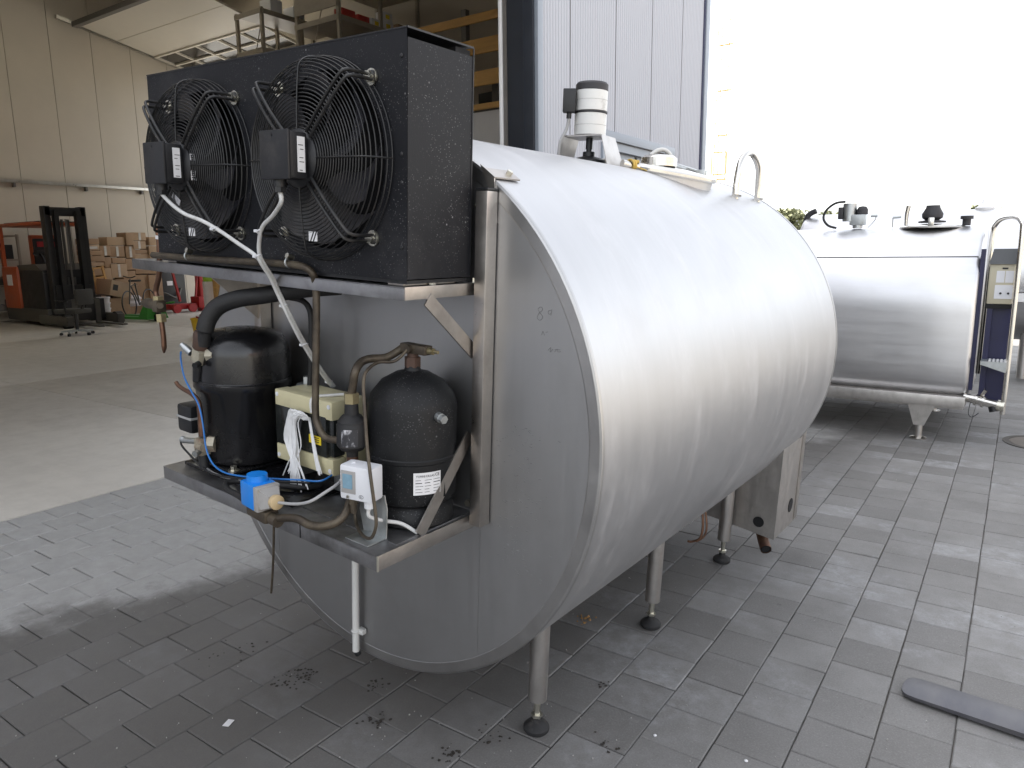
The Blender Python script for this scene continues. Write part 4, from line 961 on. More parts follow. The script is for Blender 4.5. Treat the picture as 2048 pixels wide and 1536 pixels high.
P_('valve_body', MB().box(lb(.002, .0, -.036), (.10, .042, .034), Rb, bev=.008).cyl(lb(.03, 0, -.037), lb(.06, .0, -.038), .016, n=14), M['pipe'])
cb = [lb(.056, 0, -.002), tp(590, 1008, BV), tp(620, 1003, BV), tp(650, 985, BV + .03), tp(675, 968, -.32), tp(690, 950, -.27)]
single('solenoid_cable', MB().tube(cb, .0040, 8, 6), M['cable_grey'], 'grey cable from the blue solenoid plug up behind the switch', 'cable', cb[0], MT)
bh = [lb(.045, 0, -.037), tp(590, 1036, BV - .005), tp(620, 1050, BV), tp(652, 1052, BV + .012), tp(682, 1038, -.35), tp(698, 1010, -.32), tp(702, 985, -.29), tp(704, 930, -.264)]
single('coolant_hose', MB().tube(bh, .0105, 12, 7), M['pipe'], 'dark sagging pipe from the solenoid valve under the white switch', 'pipe', bh[2], MT)
bh = [lb(-.03, 0, -.037), tp(478, 992, BV + .01), tp(455, 978, -.36), tp(456, 965, -.34), tp(490, 962, -.30), tp(540, 968, -.28), tp(600, 975, -.24), tp(640, 970, -.18)]
single('injection_hose', MB().tube(bh, .0085, 10, 7), M['rubber'], 'black hose curling on the shelf behind the blue solenoid', 'hose', bh[2], MT)

# ------------------------------------------------------------------ cables
GV = CV0 - .122
g0 = Vector((FANS[0][0] - .012, GV, FANS[0][1] - .078)); g1 = Vector((FANS[1][0] - .012, GV, FANS[1][1] - .078))
c1 = [g0, tp(562, 405, GV), tp(545, 432, GV + .02), tp(526, 452, -.35), tp(519, 478, -.34), tp(519, 508, -.33), tp(531, 533, -.31), tp(545, 555, -.285), tp(560, 588, -.26), tp(580, 630, -.24), tp(606, 680, -.20), tp(640, 735, -.13), tp(668, 772, -.06)]
single('fan_cable', MB().tube(c1, .0052, 10, 7), M['cable'], 'white cable from the near fan down behind the shelf lip', 'cable', c1[0], MT)
c2 = [g1, tp(345, 410, GV), tp(370, 428, GV + .01), tp(405, 442, -.36), tp(440, 462, -.35), tp(478, 488, -.34), tp(512, 512, -.335), tp(527, 534, -.317), tp(541, 556, -.292), tp(556, 589, -.267), tp(576, 631, -.247), tp(602, 681, -.207), tp(636, 736, -.137), tp(664, 773, -.067)]
single('fan_cable', MB().tube(c2, .0052, 10, 7), M['cable'], 'white cable running down from the far fan across the near one', 'cable', c2[0], MT)
for i, (a, b, v_) in enumerate(((517, 513, -.336), (520, 462, -.347), (431, 458, -.352), (570, 612, -.25), (610, 690, -.195), (660, 764, -.075))):
    z = tp(a, b, v_)
    single('cable_tie', MB().ring(z, (.55, .1, -.8), .0085, .0017, 16, 5).box(z + Vector((-.009, -.006, 0)), (.010, .006, .007), bev=.001), M['white_plastic'],
           ('cable tie where the two white fan cables meet', 'cable tie on the near fan cable below its bend', 'cable tie on the far fan cable below the far fan', 'uppermost cable tie on the cable pair under the upper shelf', 'middle cable tie on the cable pair under the upper shelf', 'lowest cable tie on the cable pair above the beige box')[i], 'cable tie', z, MT, 'ties on the white cables')
b1 = [tp(362, 703, VV - .01), tp(362, 722, VV - .01), tp(369, 755, VV - .02), tp(384, 785, VV - .03), tp(398, 812, VV - .04), tp(406, 850, VV - .045), tp(412, 895, VV - .05), tp(424, 925, VV - .05), tp(445, 943, VV - .05), tp(480, 952, VV - .045), tp(540, 957, VV - .03), tp(600, 960, VV), tp(640, 962, VV + .02), tp(664, 950, VV + .06)]
single('capillary_wire', MB().tube(b1, .0026, 6, 7), M['bluewire'], 'thin blue wire looping from the upper valve along the shelf', 'wire', b1[6], MT)
b2 = [tp(362, 874, v0 - .005), tp(363, 890, v0 - .01), tp(378, 908, v0 - .01), tp(396, 926, v0 - .01), tp(420, 945, v0 - .01), tp(460, 955, v0), tp(540, 962, v0 + .02), tp(620, 966, v0 + .05)]
single('sensor_wire', MB().tube(b2, .0032, 6, 7), M['rubber'], 'black wire drooping from the lower valve along the shelf', 'wire', b2[3], MT)
b3 = [tp(405, 928, v0), tp(420, 942, v0), tp(445, 953, v0), tp(485, 960, v0 + .01), tp(530, 965, v0 + .04)]
single('earth_wire', MB().tube(b3, .0034, 6, 6), M['cable_grey'], 'short grey wire lying on the shelf by the compressor foot', 'wire', b3[2], MT)
# drain pipe and rod under the shelf
dn_ = Thing('drain_pipe', 'white plastic drain pipe clipped upright to the tank end', 'drain pipe', (-.034, -.022, -.80), MT)
dn_.part('tube', MB().cyl((-.030, -.022, -.245), (-.036, -.022, -.808), .0115, n=18), M['white_pipe'])
dn_.part('clip', MB().ring((-.035, -.022, -.735), (0, 0, 1), .0125, .0035, 22, 6).box((-.018, -.012, -.735), (.024, .018, .018), bev=.002), M['white_pipe'])
dn_.part('outlet', MB().cyl((-.036, -.022, -.806), (-.032, -.016, -.822), .0105, n=14), M['plastic'])
single('sensing_rod', MB().tube([(-.432, -.03, -.243), (-.44, -.03, -.4), (-.455, -.03, -.6), (-.478, -.03, -.755)], .0042, 8, 4), M['pipe'], 'thin rusty rod hanging below the lower shelf', 'rod', (-.45, -.03, -.5), MT)

# ------------------------------------------------------------------ agitator on top of the tank
AVv = 1.20
ag = Thing('agitator', 'white agitator motor with black cap standing on the tank top', 'agitator', (0, AVv, .80), MT)
P_ = ag.part; mb = .918
P_('lower_drum', MB().lathe([(.060, 0), (.064, .003), (.064, .083), (.060, .086)], (0, AVv, mb), (0, 0, 1), 48), M['motor_white'])
P_('gap_ring', MB().lathe([(.058, .085), (.066, .087), (.066, .092), (.058, .094)], (0, AVv, mb), (0, 0, 1), 48), M['motor_cap'])
P_('upper_drum', MB().lathe([(.060, .093), (.064, .095), (.064, .170), (.060, .172)], (0, AVv, mb), (0, 0, 1), 48), M['motor_white'])
P_('cap', MB().lathe([(.062, .171), (.0645, .173), (.0645, .194), (.058, .202), (.001, .204)], (0, AVv, mb), (0, 0, 1), 48), M['motor_cap'])
for h in (.04, .135): P_('seam', MB().ring((0, AVv, mb + h), (0, 0, 1), .0641, .0006, 48, 4), M['grey_plastic'])
tbx = P_('terminal_box', MB().box((-.055, AVv - .075, mb + .128), (.05, .045, .088), rotz(radians(28)), bev=.004), M['plastic'])
P_('gland', MB().cyl((-.055, AVv - .075, mb + .086), (-.055, AVv - .075, mb + .062), .010, n=14), M['plastic'], tbx)
P_('lead', MB().tube([(-.055, AVv - .075, mb + .064), (-.06, AVv - .082, mb + .02), (-.075, AVv - .10, mb - .03), (-.08, AVv - .10, mb - .09)], .006, 8, 5), M['cable_grey'], tbx)
aD = Vector((.995, .1, 0)).normalized(); aN = Vector((-.1, .995, 0)).normalized(); aO = Vector((0, AVv, 0))
P_('bracket_top', MB().box((0, AVv, mb - .004), (.16, .14, .006), Matrix((aD, aN, Vector((0, 0, 1)))).transposed()), M['leg'])
for s in (-1, 1):
    q8 = [aO + aD * (s * .08) + aN * b_ + Vector((0, 0, mb - .002)) for b_ in (-.066, .066)] + [aO + aD * (s * .125) + aN * b_ + Vector((0, 0, .78)) for b_ in (.085, -.085)]
    P_('bracket_side', MB().add(q8 + [p + aD * (s * .003) for p in q8], [(0, 1, 2, 3), (7, 6, 5, 4), (0, 4, 5, 1), (1, 5, 6, 2), (2, 6, 7, 3), (3, 7, 4, 0)]), M['leg'])
P_('shaft', MB().cyl((0, AVv, mb - .005), (0, AVv, .80), .011, n=14).cyl((0, AVv, mb - .008), (0, AVv, mb - .05), .014, n=14), M['plastic'])
P_('hub', MB().lathe([(.07, 0), (.07, .012), (.05, .022), (.024, .028), (.024, .045), (.018, .047)], (0, AVv, .812), (0, 0, 1), 32), M['plastic'])
st = Thing('tie_strap', 'yellow strap knotted round the lid clamp bar', 'strap', (.17, 1.27, .80), MT)
st.part('knot', MB().ring((.168, 1.268, .806), (.43, 1, -.1), .019, .006, 20, 6).ring((.162, 1.255, .808), (.2, 1, .1), .020, .005, 20, 6).box((.178, 1.28, .822), (.02, .025, .012), rotz(.5), bev=.003), M['strap'])
st.part('tail', MB().tube([(.185, 1.27, .80), (.215, 1.29, .79), (.26, 1.34, .776), (.29, 1.38, .766)], .0028, 6, 5).box((.297, 1.395, .764), (.012, .03, .01), rotz(-.3), bev=.002), M['strap'])

# ================================================================== second tank beyond
t2 = Thing('bulk_tank', 'bright box-shaped steel milk tank behind the big round tank', 'tank', (-1.1, 7.05, 0))
P_ = t2.part
X0, X1, YC, ZC, HY, HZ2 = -2.05, -.255, 7.08, 1.0, .78, .66
def sup(a, hy, hz, e):
    c, s = cos(a), sin(a)
    if s < 0 and e == 2.2: e = 7
    return (math.copysign(abs(c) ** (2 / e), c) * hy, math.copysign(abs(s) ** (2 / e), s) * hz)
def barrel(x0, x1, yc, zc, hy, hz, e, n=80, seg=(0, 1)):
    m = MB(); vs = []
    xs_ = [x0, x0 + .012, x0 + .03] + [x0 + (x1 - x0) * i / 6 for i in range(1, 6)] + [x1 - .03, x1 - .012, x1]
    sc_ = [.975, .993, 1] + [1] * 5 + [1, .993, .975]
    for x, k in zip(xs_, sc_):
        for i in range(n):
            y, z = sup(2 * pi * i / n, hy * k, hz * k, e); vs.append((x, yc + y, zc + z))
    fs = [(k * n + i, k * n + (i + 1) % n, (k + 1) * n + (i + 1) % n, (k + 1) * n + i) for k in range(len(xs_) - 1) for i in range(n)]
    fs += [tuple(range(n)), tuple(range((len(xs_) - 1) * n + n - 1, (len(xs_) - 1) * n - 1, -1))]
    return m.add(vs, fs)
P_('body', barrel(X0, X1, YC, ZC, HY, HZ2, 2.2), M['steel2'], ang=50)
m = MB()
yy, zz = None, 1.42
a_ = [2 * pi * i / 400 for i in range(400)]
best = min((a for a in a_ if cos(a) < 0 and sin(a) > 0), key=lambda a: abs(ZC + sup(a, HY, HZ2, 2.2)[1] - zz))
sy = YC + sup(best, HY, HZ2, 2.2)[0]
P_('seam', MB().box(((X0 + X1) / 2, sy - .002, zz), (X1 - X0 - .04, .010, .006)), M['dark'])
P_('skirt', MB().box(((X0 + X1) / 2, YC, .338), (X1 - X0 - .012, 1.545, .085), bev=.006), M['leg'])
P_('skirt_beam', MB().box(((X0 + X1) / 2 + .05, YC - .52, .275), (X1 - X0 - .15, .14, .06), bev=.006), M['leg'])
for (x, y) in ((-.55, 6.42), (-1.75, 6.42), (-.55, 7.6), (-1.75, 7.6)):
    lg = P_('leg', MB().prism([(-.11, .33), (.11, .33), (.028, .115), (-.045, .115)], (x, y + .035, 0), (1, 0, 0), (0, 0, 1), .07), M['leg'])
    P_('spindle', MB().cyl((x - .008, y, .12), (x - .008, y, .012), .026, n=16), M['leg'], lg)
    P_('foot', MB().lathe([(.06, 0), (.06, .008), (.03, .016)], (x - .008, y, .002), (0, 0, 1), 20), M['chrome'], lg)
# end equipment: rail loop, control box, dark plate, step, outlet valve
EX = X1
P_('rail', MB().tube([(-.215, 6.78, .5), (-.215, 6.78, 1.0), (-.212, 6.78, 1.56), (-.195, 6.76, 1.66), (-.15, 6.68, 1.70), (-.08, 6.50, 1.70), (-.035, 6.38, 1.66), (-.024, 6.35, 1.56), (-.022, 6.35, .9), (-.022, 6.35, .27)], .017, 12, 5), M['chrome'])
#P_('rail', MB().tube([(-.20, 6.44, 1.40), (-.195, 6.44, 1.58), (-.17, 6.44, 1.685), (-.10, 6.44, 1.71), (-.04, 6.44, 1.69)], .016, 12, 5), M['chrome'])
P_('back_plate', MB().box((-.17, 6.6, .84), (.035, .36, 1.0)).box((-.115, 6.50, .72), (.15, .02, .82)), M['navy'])
ct = P_('control_box', MB().box((-.118, 6.47, 1.225), (.158, .12, .30), bev=.012), M['control'])
P_('control_lid', MB().add([(-.202, 6.395, 1.365), (-.035, 6.395, 1.365), (-.035, 6.56, 1.365), (-.202, 6.56, 1.365), (-.182, 6.44, 1.475), (-.03, 6.44, 1.475), (-.03, 6.56, 1.475), (-.172, 6.56, 1.475)], [(0, 1, 2, 3), (7, 6, 5, 4), (0, 4, 5, 1), (1, 5, 6, 2), (2, 6, 7, 3), (3, 7, 4, 0)]), M['control_lid'], ct)
P_('display', MB().box((-.10, 6.4085, 1.335), (.035, .003, .012)), M['ink'], ct)
P_('base_strip', MB().box((-.118, 6.47, 1.058), (.160, .122, .03)), M['dark'], ct)
for (a, b, c_, d_) in ((-.125, 1.275, .05, .085), (-.07, 1.275, .05, .085), (-.098, 1.165, .11, .10)):
    P_('key_panel', MB().box((a, 6.409, b), (c_, .003, d_)), M['white_plastic'], ct)
for (a, b) in ((-.115, 1.155), (-.068, 1.155)): P_('button', MB().cyl((a, 6.407, b), (a, 6.402, b), .008, n=14), M['ink'], ct)
P_('seal_strip', MB().box((EX + .012, 6.42, .95), (.03, .06, 1.05)), M['navy'])
stp = P_('step', MB().add([(-.19, 6.28, .665), (-.03, 6.28, .665), (-.03, 6.44, .665), (-.19, 6.44, .665), (-.19, 6.28, .64), (-.03, 6.28, .59), (-.03, 6.44, .59), (-.19, 6.44, .64)], [(0, 1, 2, 3), (7, 6, 5, 4), (0, 4, 5, 1), (1, 5, 6, 2), (2, 6, 7, 3), (3, 7, 4, 0)]), M['galv'])
for i in range(5): P_('tread', MB().box((-.135 + i * .024, 6.36, .668), (.014, .13, .006)), M['white'], stp)
ov = P_('outlet_valve', MB().cyl((EX - .02, 6.40, .37), (-.06, 6.36, .335), .032, n=18).cyl((-.20, 6.387, .36), (-.185, 6.384, .356), .044, n=20).cyl((-.155, 6.379, .35), (-.14, 6.376, .347), .044, n=20), M['chrome'])
P_('butterfly_handle', MB().bar((-.17, 6.38, .37), (-.14, 6.36, .44), .012, .02), M['chrome'], ov)
P_('end_cap', MB().cyl((-.06, 6.36, .335), (-.015, 6.355, .33), .042, n=20), M['bolt'], ov)
P_('rubber_plug', MB().cyl((-.085, 6.36, .32), (-.075, 6.355, .285), .03, n=16), M['plastic'], ov)
P_('cable', MB().tube([(-.23, 6.4, .33), (-.235, 6.38, .25), (-.21, 6.37, .225), (-.17, 6.37, .26)], .003, 5, 5), M['plastic'])
# top: lid with dark knob, stirrer motor, small fittings
tz = ZC + HZ2
P_('lid', MB().lathe([(.235, 0), (.24, .012), (.22, .022), (.08, .034), (.001, .036)], (-.645, 6.98, tz - .014), (0, 0, 1), 48), M['chrome'])
P_('lid_knob', MB().lathe([(.10, .03), (.10, .042), (.05, .05), (.075, .07), (.078, .10), (.052, .15), (.05, .168), (.001, .17)], (-.645, 6.98, tz), (0, 0, 1), 32), M['motor_cap'])
P_('lid_latch', MB().box((-.63, 6.76, tz + .03), (.04, .03, .07), bev=.006), M['chrome'])
P_('vent', MB().cyl((-.40, 6.95, tz), (-.40, 6.95, tz + .05), .03, n=14).cyl((-.40, 6.95, tz + .05), (-.40, 6.95, tz + .075), .045, n=16), M['motor_cap'])
P_('dip_lever', MB().tube([(-.83, 6.95, tz), (-.83, 6.95, tz + .10), (-.82, 6.95, tz + .17)], lambda t: .012 + .006 * t, 10, 4), M['chrome'])
P_('small_tap', MB().cyl((-.93, 6.95, tz + .08), (-.87, 6.95, tz + .085), .012, n=10).cyl((-.93, 6.95, tz), (-.93, 6.95, tz + .08), .005, n=8), M['galv'])
P_('small_tap', MB().cyl((-1.10, 6.95, tz + .10), (-1.05, 6.95, tz + .10), .012, n=10).tube([(-1.06, 6.95, tz + .1), (-1.07, 6.95, tz + .06), (-1.12, 6.95, tz)], .004, 6, 4), M['galv'])
sm = P_('stirrer_motor', MB().box((-1.20, 6.95, tz + .07), (.12, .10, .09), bev=.01).cyl((-1.27, 6.95, tz + .06), (-1.27, 6.95, tz + .21), .055, n=24).cyl((-1.20, 6.95, tz), (-1.20, 6.95, tz + .04), .04, n=18), M['galv'])
P_('motor_hood', MB().lathe([(.045, 0), (.045, .04), (.03, .065), (.001, .07)], (-1.17, 6.95, tz + .115), (0, 0, 1), 20), M['motor_cap'], sm)
P_('terminal_box', MB().box((-1.335, 6.93, tz + .13), (.04, .06, .10), bev=.006), M['motor_cap'], sm)
P_('hose_loop', MB().tube([(-1.30, 6.9, tz + .225), (-1.38, 6.9, tz + .215), (-1.45, 6.9, tz + .16), (-1.47, 6.9, tz + .09), (-1.43, 6.9, tz + .03), (-1.36, 6.9, tz + .005)], .010, 8, 6), M['plastic'], sm)
# third and fourth tanks further back
t3 = Thing('storage_tank', 'pale horizontal steel tank farthest back, mostly hidden by the box-shaped one', 'tank', (-.3, 10.2, 0))
t3.part('body', barrel(-2.35, 2.2, 10.3, 1.17, .80, .75, 2.1), M['steel2'], ang=50)
for x in (-1.6, .1, 1.7):
    t3.part('leg', MB().cyl((x, 9.9, .02), (x, 9.9, .7), .05, n=14), M['leg']); t3.part('leg', MB().cyl((x, 10.7, .02), (x, 10.7, .7), .05, n=14), M['leg'])
t3.part('side_rail', MB().box((.1, 9.47, .95), (2.0, .03, .09)), M['white'])
t3.part('cap', MB().lathe([(.10, 0), (.10, .03), (.07, .05), (.03, .12), (.001, .13)], (-.42, 10.2, 1.90), (0, 0, 1), 20), M['white'])
t3.part('end_prop', MB().tube([(-2.36, 10.0, 1.72), (-2.32, 10.0, 1.90), (-2.22, 10.0, 1.96)], .035, 10, 4), M['motor_cap'])
# manhole cover in the paving at the picture's edge
mh = Thing('manhole_cover', 'round cast iron drain cover set in the pavers', 'manhole cover', (.245, 6.72, 0))
mh.part('frame', MB().lathe([(.25, -.01), (.25, .004), (.21, .004), (.21, -.01)], (.245, 6.72, .001), (0, 0, 1), 48), pm('cast_iron', (.07, .062, .052), .6, metal=.4, var=.2))
mh.part('cover', MB().lathe([(.205, -.01), (.205, .003), (.001, .003)], (.245, 6.72, .001), (0, 0, 1), 48), pm('cover_fill', (.16, .14, .12), .8, var=.2))
for i in range(0):
    a = i * pi / 4; mh.part('slot', MB().box((.12 + .2 * cos(a), 6.75 + .2 * sin(a), .0048), (.09, .025, .003), rotz(a)), M['dark'])

# ================================================================== fork tine reaching in from the right
M['tine'] = pm('worn_fork_steel', (.10, .10, .112), .40, metal=.55, var=.2, scale=5, dirt=(.17, .165, .165), dscale=3, dlo=.42, dhi=.6, damt=.75, stretch=(1, .4, 1))
ft = Thing('fork_tine', 'dark steel forklift tine lying just above the pavers', 'fork tine', (.5, 2.6, 0))
dirx = Vector((.995, -.10, 0)).normalized(); ny = Vector((.10, .995, 0)); o0 = Vector((-.205, 2.625, .0))
def tine_poly():
    pts = []
    for i in range(9): a = pi / 2 + pi * i / 8; pts.append((.05 + .05 * math.copysign(abs(cos(a)) ** .7, cos(a)), .066 * math.copysign(abs(sin(a)) ** .7, sin(a))))
    return [(1.2, .072)] + [(p[0], p[1]) for p in pts] + [(1.2, -.072)]
m = MB(); pl = tine_poly(); n = len(pl)
def th(x): return .007 + .024 * min(1, max(0, x) / 1.1)
top = [o0 + dirx * a + ny * b + Vector((0, 0, .012 + th(a))) for a, b in pl]; bot = [o0 + dirx * a + ny * b + Vector((0, 0, .010)) for a, b in pl]
ins = [o0 + dirx * (a + .006 if a < .2 else a) + ny * (b * .93) + Vector((0, 0, .014 + th(a))) for a, b in pl]
m.add(bot + top + ins, [tuple(range(n - 1, -1, -1)), tuple(range(2 * n, 3 * n))] + [(i, (i + 1) % n, n + (i + 1) % n, n + i) for i in range(n)] + [(n + i, n + (i + 1) % n, 2 * n + (i + 1) % n, 2 * n + i) for i in range(n)])
ft.part('blade', m, M['tine'])
e = o0 + dirx * 1.2
ft.part('shank', MB().bar(e + Vector((.03, 0, .01)), e + Vector((.03, 0, .62)), .144, .05, up=dirx), M['tine'])
ft.part('carriage_bar', MB().box((1.08, 2.48, .52), (.05, .9, .12), bev=.01), M['tine'])
ft.part('carriage_bar', MB().box((1.08, 2.48, .10), (.05, .9, .12), bev=.01), M['tine'])
ft.part('shank', MB().box((1.03, 2.05, .32), (.05, .14, .6), bev=.01), M['tine'])

# ================================================================== small litter on the paving
M['clump'] = pm('dirt_clump', (.034, .029, .024), .9, var=.4, scale=40)
M['leaf'] = pm('dry_leaf', (.30, .17, .06), .8, var=.3, scale=30)
rr = random.Random(77)
def clump(c, size, n, mat, name, label, cat, group=None, flat=.35):
    m = MB()
    for i in range(n):
        p = Vector((c[0] + rr.gauss(0, size), c[1] + rr.gauss(0, size), .001)); s = rr.uniform(.002, .0075)
        k = 5; vs = [p + Vector((s * cos(2 * pi * j / k) * rr.uniform(.6, 1.2), s * sin(2 * pi * j / k) * rr.uniform(.6, 1.2), rr.uniform(0, .002))) for j in range(k)] + [p + Vector((0, 0, s * flat + .002))]
        m.add(vs, [(j, (j + 1) % k, k) for j in range(k)])
    return single(name, m, mat, label, cat, (c[0], c[1], 0), None, group, ang=80, kind='stuff')
for i, (px, py, s, n) in enumerate(((610, 1350, .05, 34), (745, 1372, .04, 22), (755, 1445, .045, 26), (900, 1510, .04, 26), (985, 1475, .05, 16), (585, 1358, .07, 22), (470, 1310, .12, 16), (1215, 1490, .03, 12), (1205, 1370, .02, 8))):
    p = at_z(px, py); clump(p, s * .55, n, M['clump'], 'dirt_crumbs', None, None)
p = at_z(1168, 1243); clump(p, .022, 16, M['leaf'], 'dry_leaves', None, None, flat=1.2)
m = MB()
for i in range(300):
    px, py = rr.uniform(0, 2048), rr.uniform(960, 1536); p = at_z(px, py)
    if p.x < -4.5: continue
    s = rr.uniform(.0012, .0034); m.box((p.x, p.y, .001 + s * .5), (s, s * rr.uniform(.7, 1.6), s), rotz(rr.uniform(0, 3)))
gr = m.build('grit', pm('pale_grit', (.38, .37, .35), .8)); gr['kind'] = 'stuff'
p = at_z(457, 1448)
single('paper_scrap', MB().box((p.x, p.y, .004), (.022, .034, .0015), rotz(.4)), M['paper'], 'tiny white scrap of paper lying on the dark pavers', 'paper scrap', (p.x, p.y, 0))
for (px, py, lb_) in ((1492, 1523, 'white pebble near the bottom edge of the paving'), (1310, 1472, 'small white pebble beside the near foot of the tank')):
    p = at_z(px, py); single('pebble', MB().lathe([(.002, 0), (.005, .001), (.006, .003), (.004, .005), (.001, .006)], (p.x, p.y, .0), (0, 0, 1), 10), M['paper'], lb_, 'pebble', (p.x, p.y, 0))

# ================================================================== far away: crane, trees, neighbours
M['crane'] = pm('crane_orange', (.62, .26, .03), .5)
cr = Thing('tower_crane', 'slender orange lattice tower crane against the bright sky', 'crane', (-24.4, 70, 0))
m = MB(); s = .55; cx, cyy = -24.35, 70
for a in (-1, 1):
    for b in (-1, 1): m.bar((cx + a * s, cyy + b * s, 0), (cx + a * s, cyy + b * s, 22), .05, .05, up=(0, 1, 0))
for k in range(22):
    z = k * 1.0; f = 1 if k % 2 else -1
    m.bar((cx - f * s, cyy - s, z), (cx + f * s, cyy - s, z + 1), .03, .03, up=(0, 1, 0)); m.bar((cx - s, cyy - f * s, z), (cx - s, cyy + f * s, z + 1), .016, .016, up=(1, 0, 0))
    if k % 4 == 0: m.box((cx, cyy, z), (1.3, .06, .10))
cr.part('mast', m, M['crane'])
cr.part('climbing_frame', MB().box((cx, cyy - .7, 8.4), (1.2, .04, .10)).box((cx, cyy - .7, 10.4), (1.2, .04, .10)).box((cx - .7, cyy - .7, 9.4), (.09, .04, 2)).box((cx + .7, cyy - .7, 9.4), (.09, .04, 2)), M['crane'])
#cr.part('cab', MB().box((cx + .2, cyy - .6, 20.5), (.5, .6, .5), bev=.05), M['crane'])
m = MB()
for k in range(14):
    y0 = cyy + 1.2 * k; z0 = 22 + .75 * k * 1.0; xo = cx + .5 * k
    for d in (-.35, .35): m.bar((xo + d, y0, z0), (xo + d + .5, y0 + 1.2, z0 + .75), .02, .02)
    m.bar((xo - .35, y0, z0), (xo + .85, y0 + 1.2, z0 + .75), .015, .015)
cr.part('jib', m, M['crane'])
M['leafm'] = pm('foliage', (.14, .15, .07), .6, var=.3, scale=2)
M['bark'] = pm('bark', (.10, .075, .05), .9, var=.3)
def tree(x, y, h, rad, label, seed):
    r_ = random.Random(seed); T_ = Thing('tree', label, 'tree', (x, y, 0), None, 'trees far behind the tanks')
    m = MB(); m.tube([(x, y, 0), (x + .1, y, h * .35), (x - .05, y + .1, h * .7)], lambda t: .22 * (1 - .7 * t), 9, 4)
    for i in range(7):
        a = r_.uniform(0, 6.28); z = h * r_.uniform(.3, .55); m.tube([(x, y, z), (x + cos(a) * rad * .4, y + sin(a) * rad * .4, z + h * .15), (x + cos(a) * rad * .75, y + sin(a) * rad * .75, z + h * .28)], lambda t: .09 * (1 - .8 * t), 6, 3)
    T_.part('trunk', m, M['bark'])
    m = MB()
    for c in range(34):
        a = r_.uniform(0, 6.28); q = r_.uniform(0, 1) ** .5; zc = h * r_.uniform(.42, .97); k = math.sqrt(max(.05, 1 - ((zc / h - .66) / .36) ** 2))
        cxx, cy2 = x + cos(a) * rad * q * k, y + sin(a) * rad * q * k; cr_ = rad * r_.uniform(.2, .36)
        for l in range(75):
            d = Vector((r_.gauss(0, 1), r_.gauss(0, 1), r_.gauss(0, .8))); d = d.normalized() * cr_ * r_.uniform(.5, 1.1)
            p = Vector((cxx, cy2, zc)) + d; s = r_.uniform(.08, .2); ax = Vector((r_.gauss(0, 1), r_.gauss(0, 1), r_.gauss(0, 1))).normalized(); bx = ax.orthogonal().normalized()
            m.add([p - ax * s, p + bx * s * .6, p + ax * s, p - bx * s * .6], [(0, 1, 2, 3)])
    T_.part('crown', m, M['leafm'], ang=180)
tree(-14.9, 58, 4.2, 1.7, 'round pale green treetop peeking over the box-shaped tank, by the round tank', 1)
tree(-12.6, 62, 4.0, 1.5, 'second treetop beside the round pale green one', 2)
tree(-2.6, 60, 4.1, 1.4, 'small treetop behind the lid of the box-shaped tank, near the rail', 3)
# buildings across the yard: the tank mirrors them
M['plaster'] = pm('cream_plaster', (.42, .385, .33), .8, var=.05)
M['tiles'] = pm('roof_tiles', (.25, .10, .06), .7, var=.2)
nb = Thing('workshop', 'cream workshop across the yard, seen only mirrored in the tank', 'workshop', (24, 6, 0))
nb.part('wall', MB().box((27, 8, 2.4), (6, 34, 4.8)), M['plaster'])
nb.part('roof', MB().prism([(-3.5, 0), (3.5, 0), (0, 2.2)], (27, 25.3, 4.8), (1, 0, 0), (0, 0, 1), 34.6), M['tiles'])
for i in range(7):
    wv = nb.part('window', MB().box((23.98, -6 + i * 4.5, 2.3), (.06, 1.8, 1.6)), M['white']); nb.part('pane', MB().box((23.94, -6 + i * 4.5, 2.3), (.03, 1.6, 1.4)), M['window'], wv)

# ================================================================== inside the hall
M['carton'] = pm('cardboard', (.36, .235, .14), .75, var=.1, scale=3, dirt=(.26, .17, .10), dscale=5, damt=.5)
M['carton2'] = pm('cardboard_pale', (.43, .30, .19), .75, var=.1, scale=3)
M['tape'] = pm('parcel_tape', (.60, .58, .54), .3, var=.06)
M['orange'] = pm('truck_orange', (.42, .085, .025), .42, var=.1, scale=4, dirt=(.2, .05, .02), dscale=6, damt=.4)
M['truckdark'] = pm('truck_black', (.010, .0095, .009), .5, var=.3, scale=6)
M['truckgrey'] = pm('truck_grey', (.07, .065, .055), .55, var=.2)
M['red'] = pm('red_paint', (.33, .012, .014), .4, var=.12)
M['green'] = pm('green_paint', (.05, .24, .04), .45, var=.1)
M['yellowp'] = pm('yellow_bucket', (.62, .40, .02), .4, var=.06)
M['sack'] = pm('white_sack', (.62, .58, .58), .7, var=.08, bump=.4, bscale=20)
M['seatcloth'] = pm('chair_cloth', (.055, .052, .045), .85, var=.15, bump=.2, bscale=90)
M['lime'] = pm('lime_plastic', (.30, .50, .03), .4)
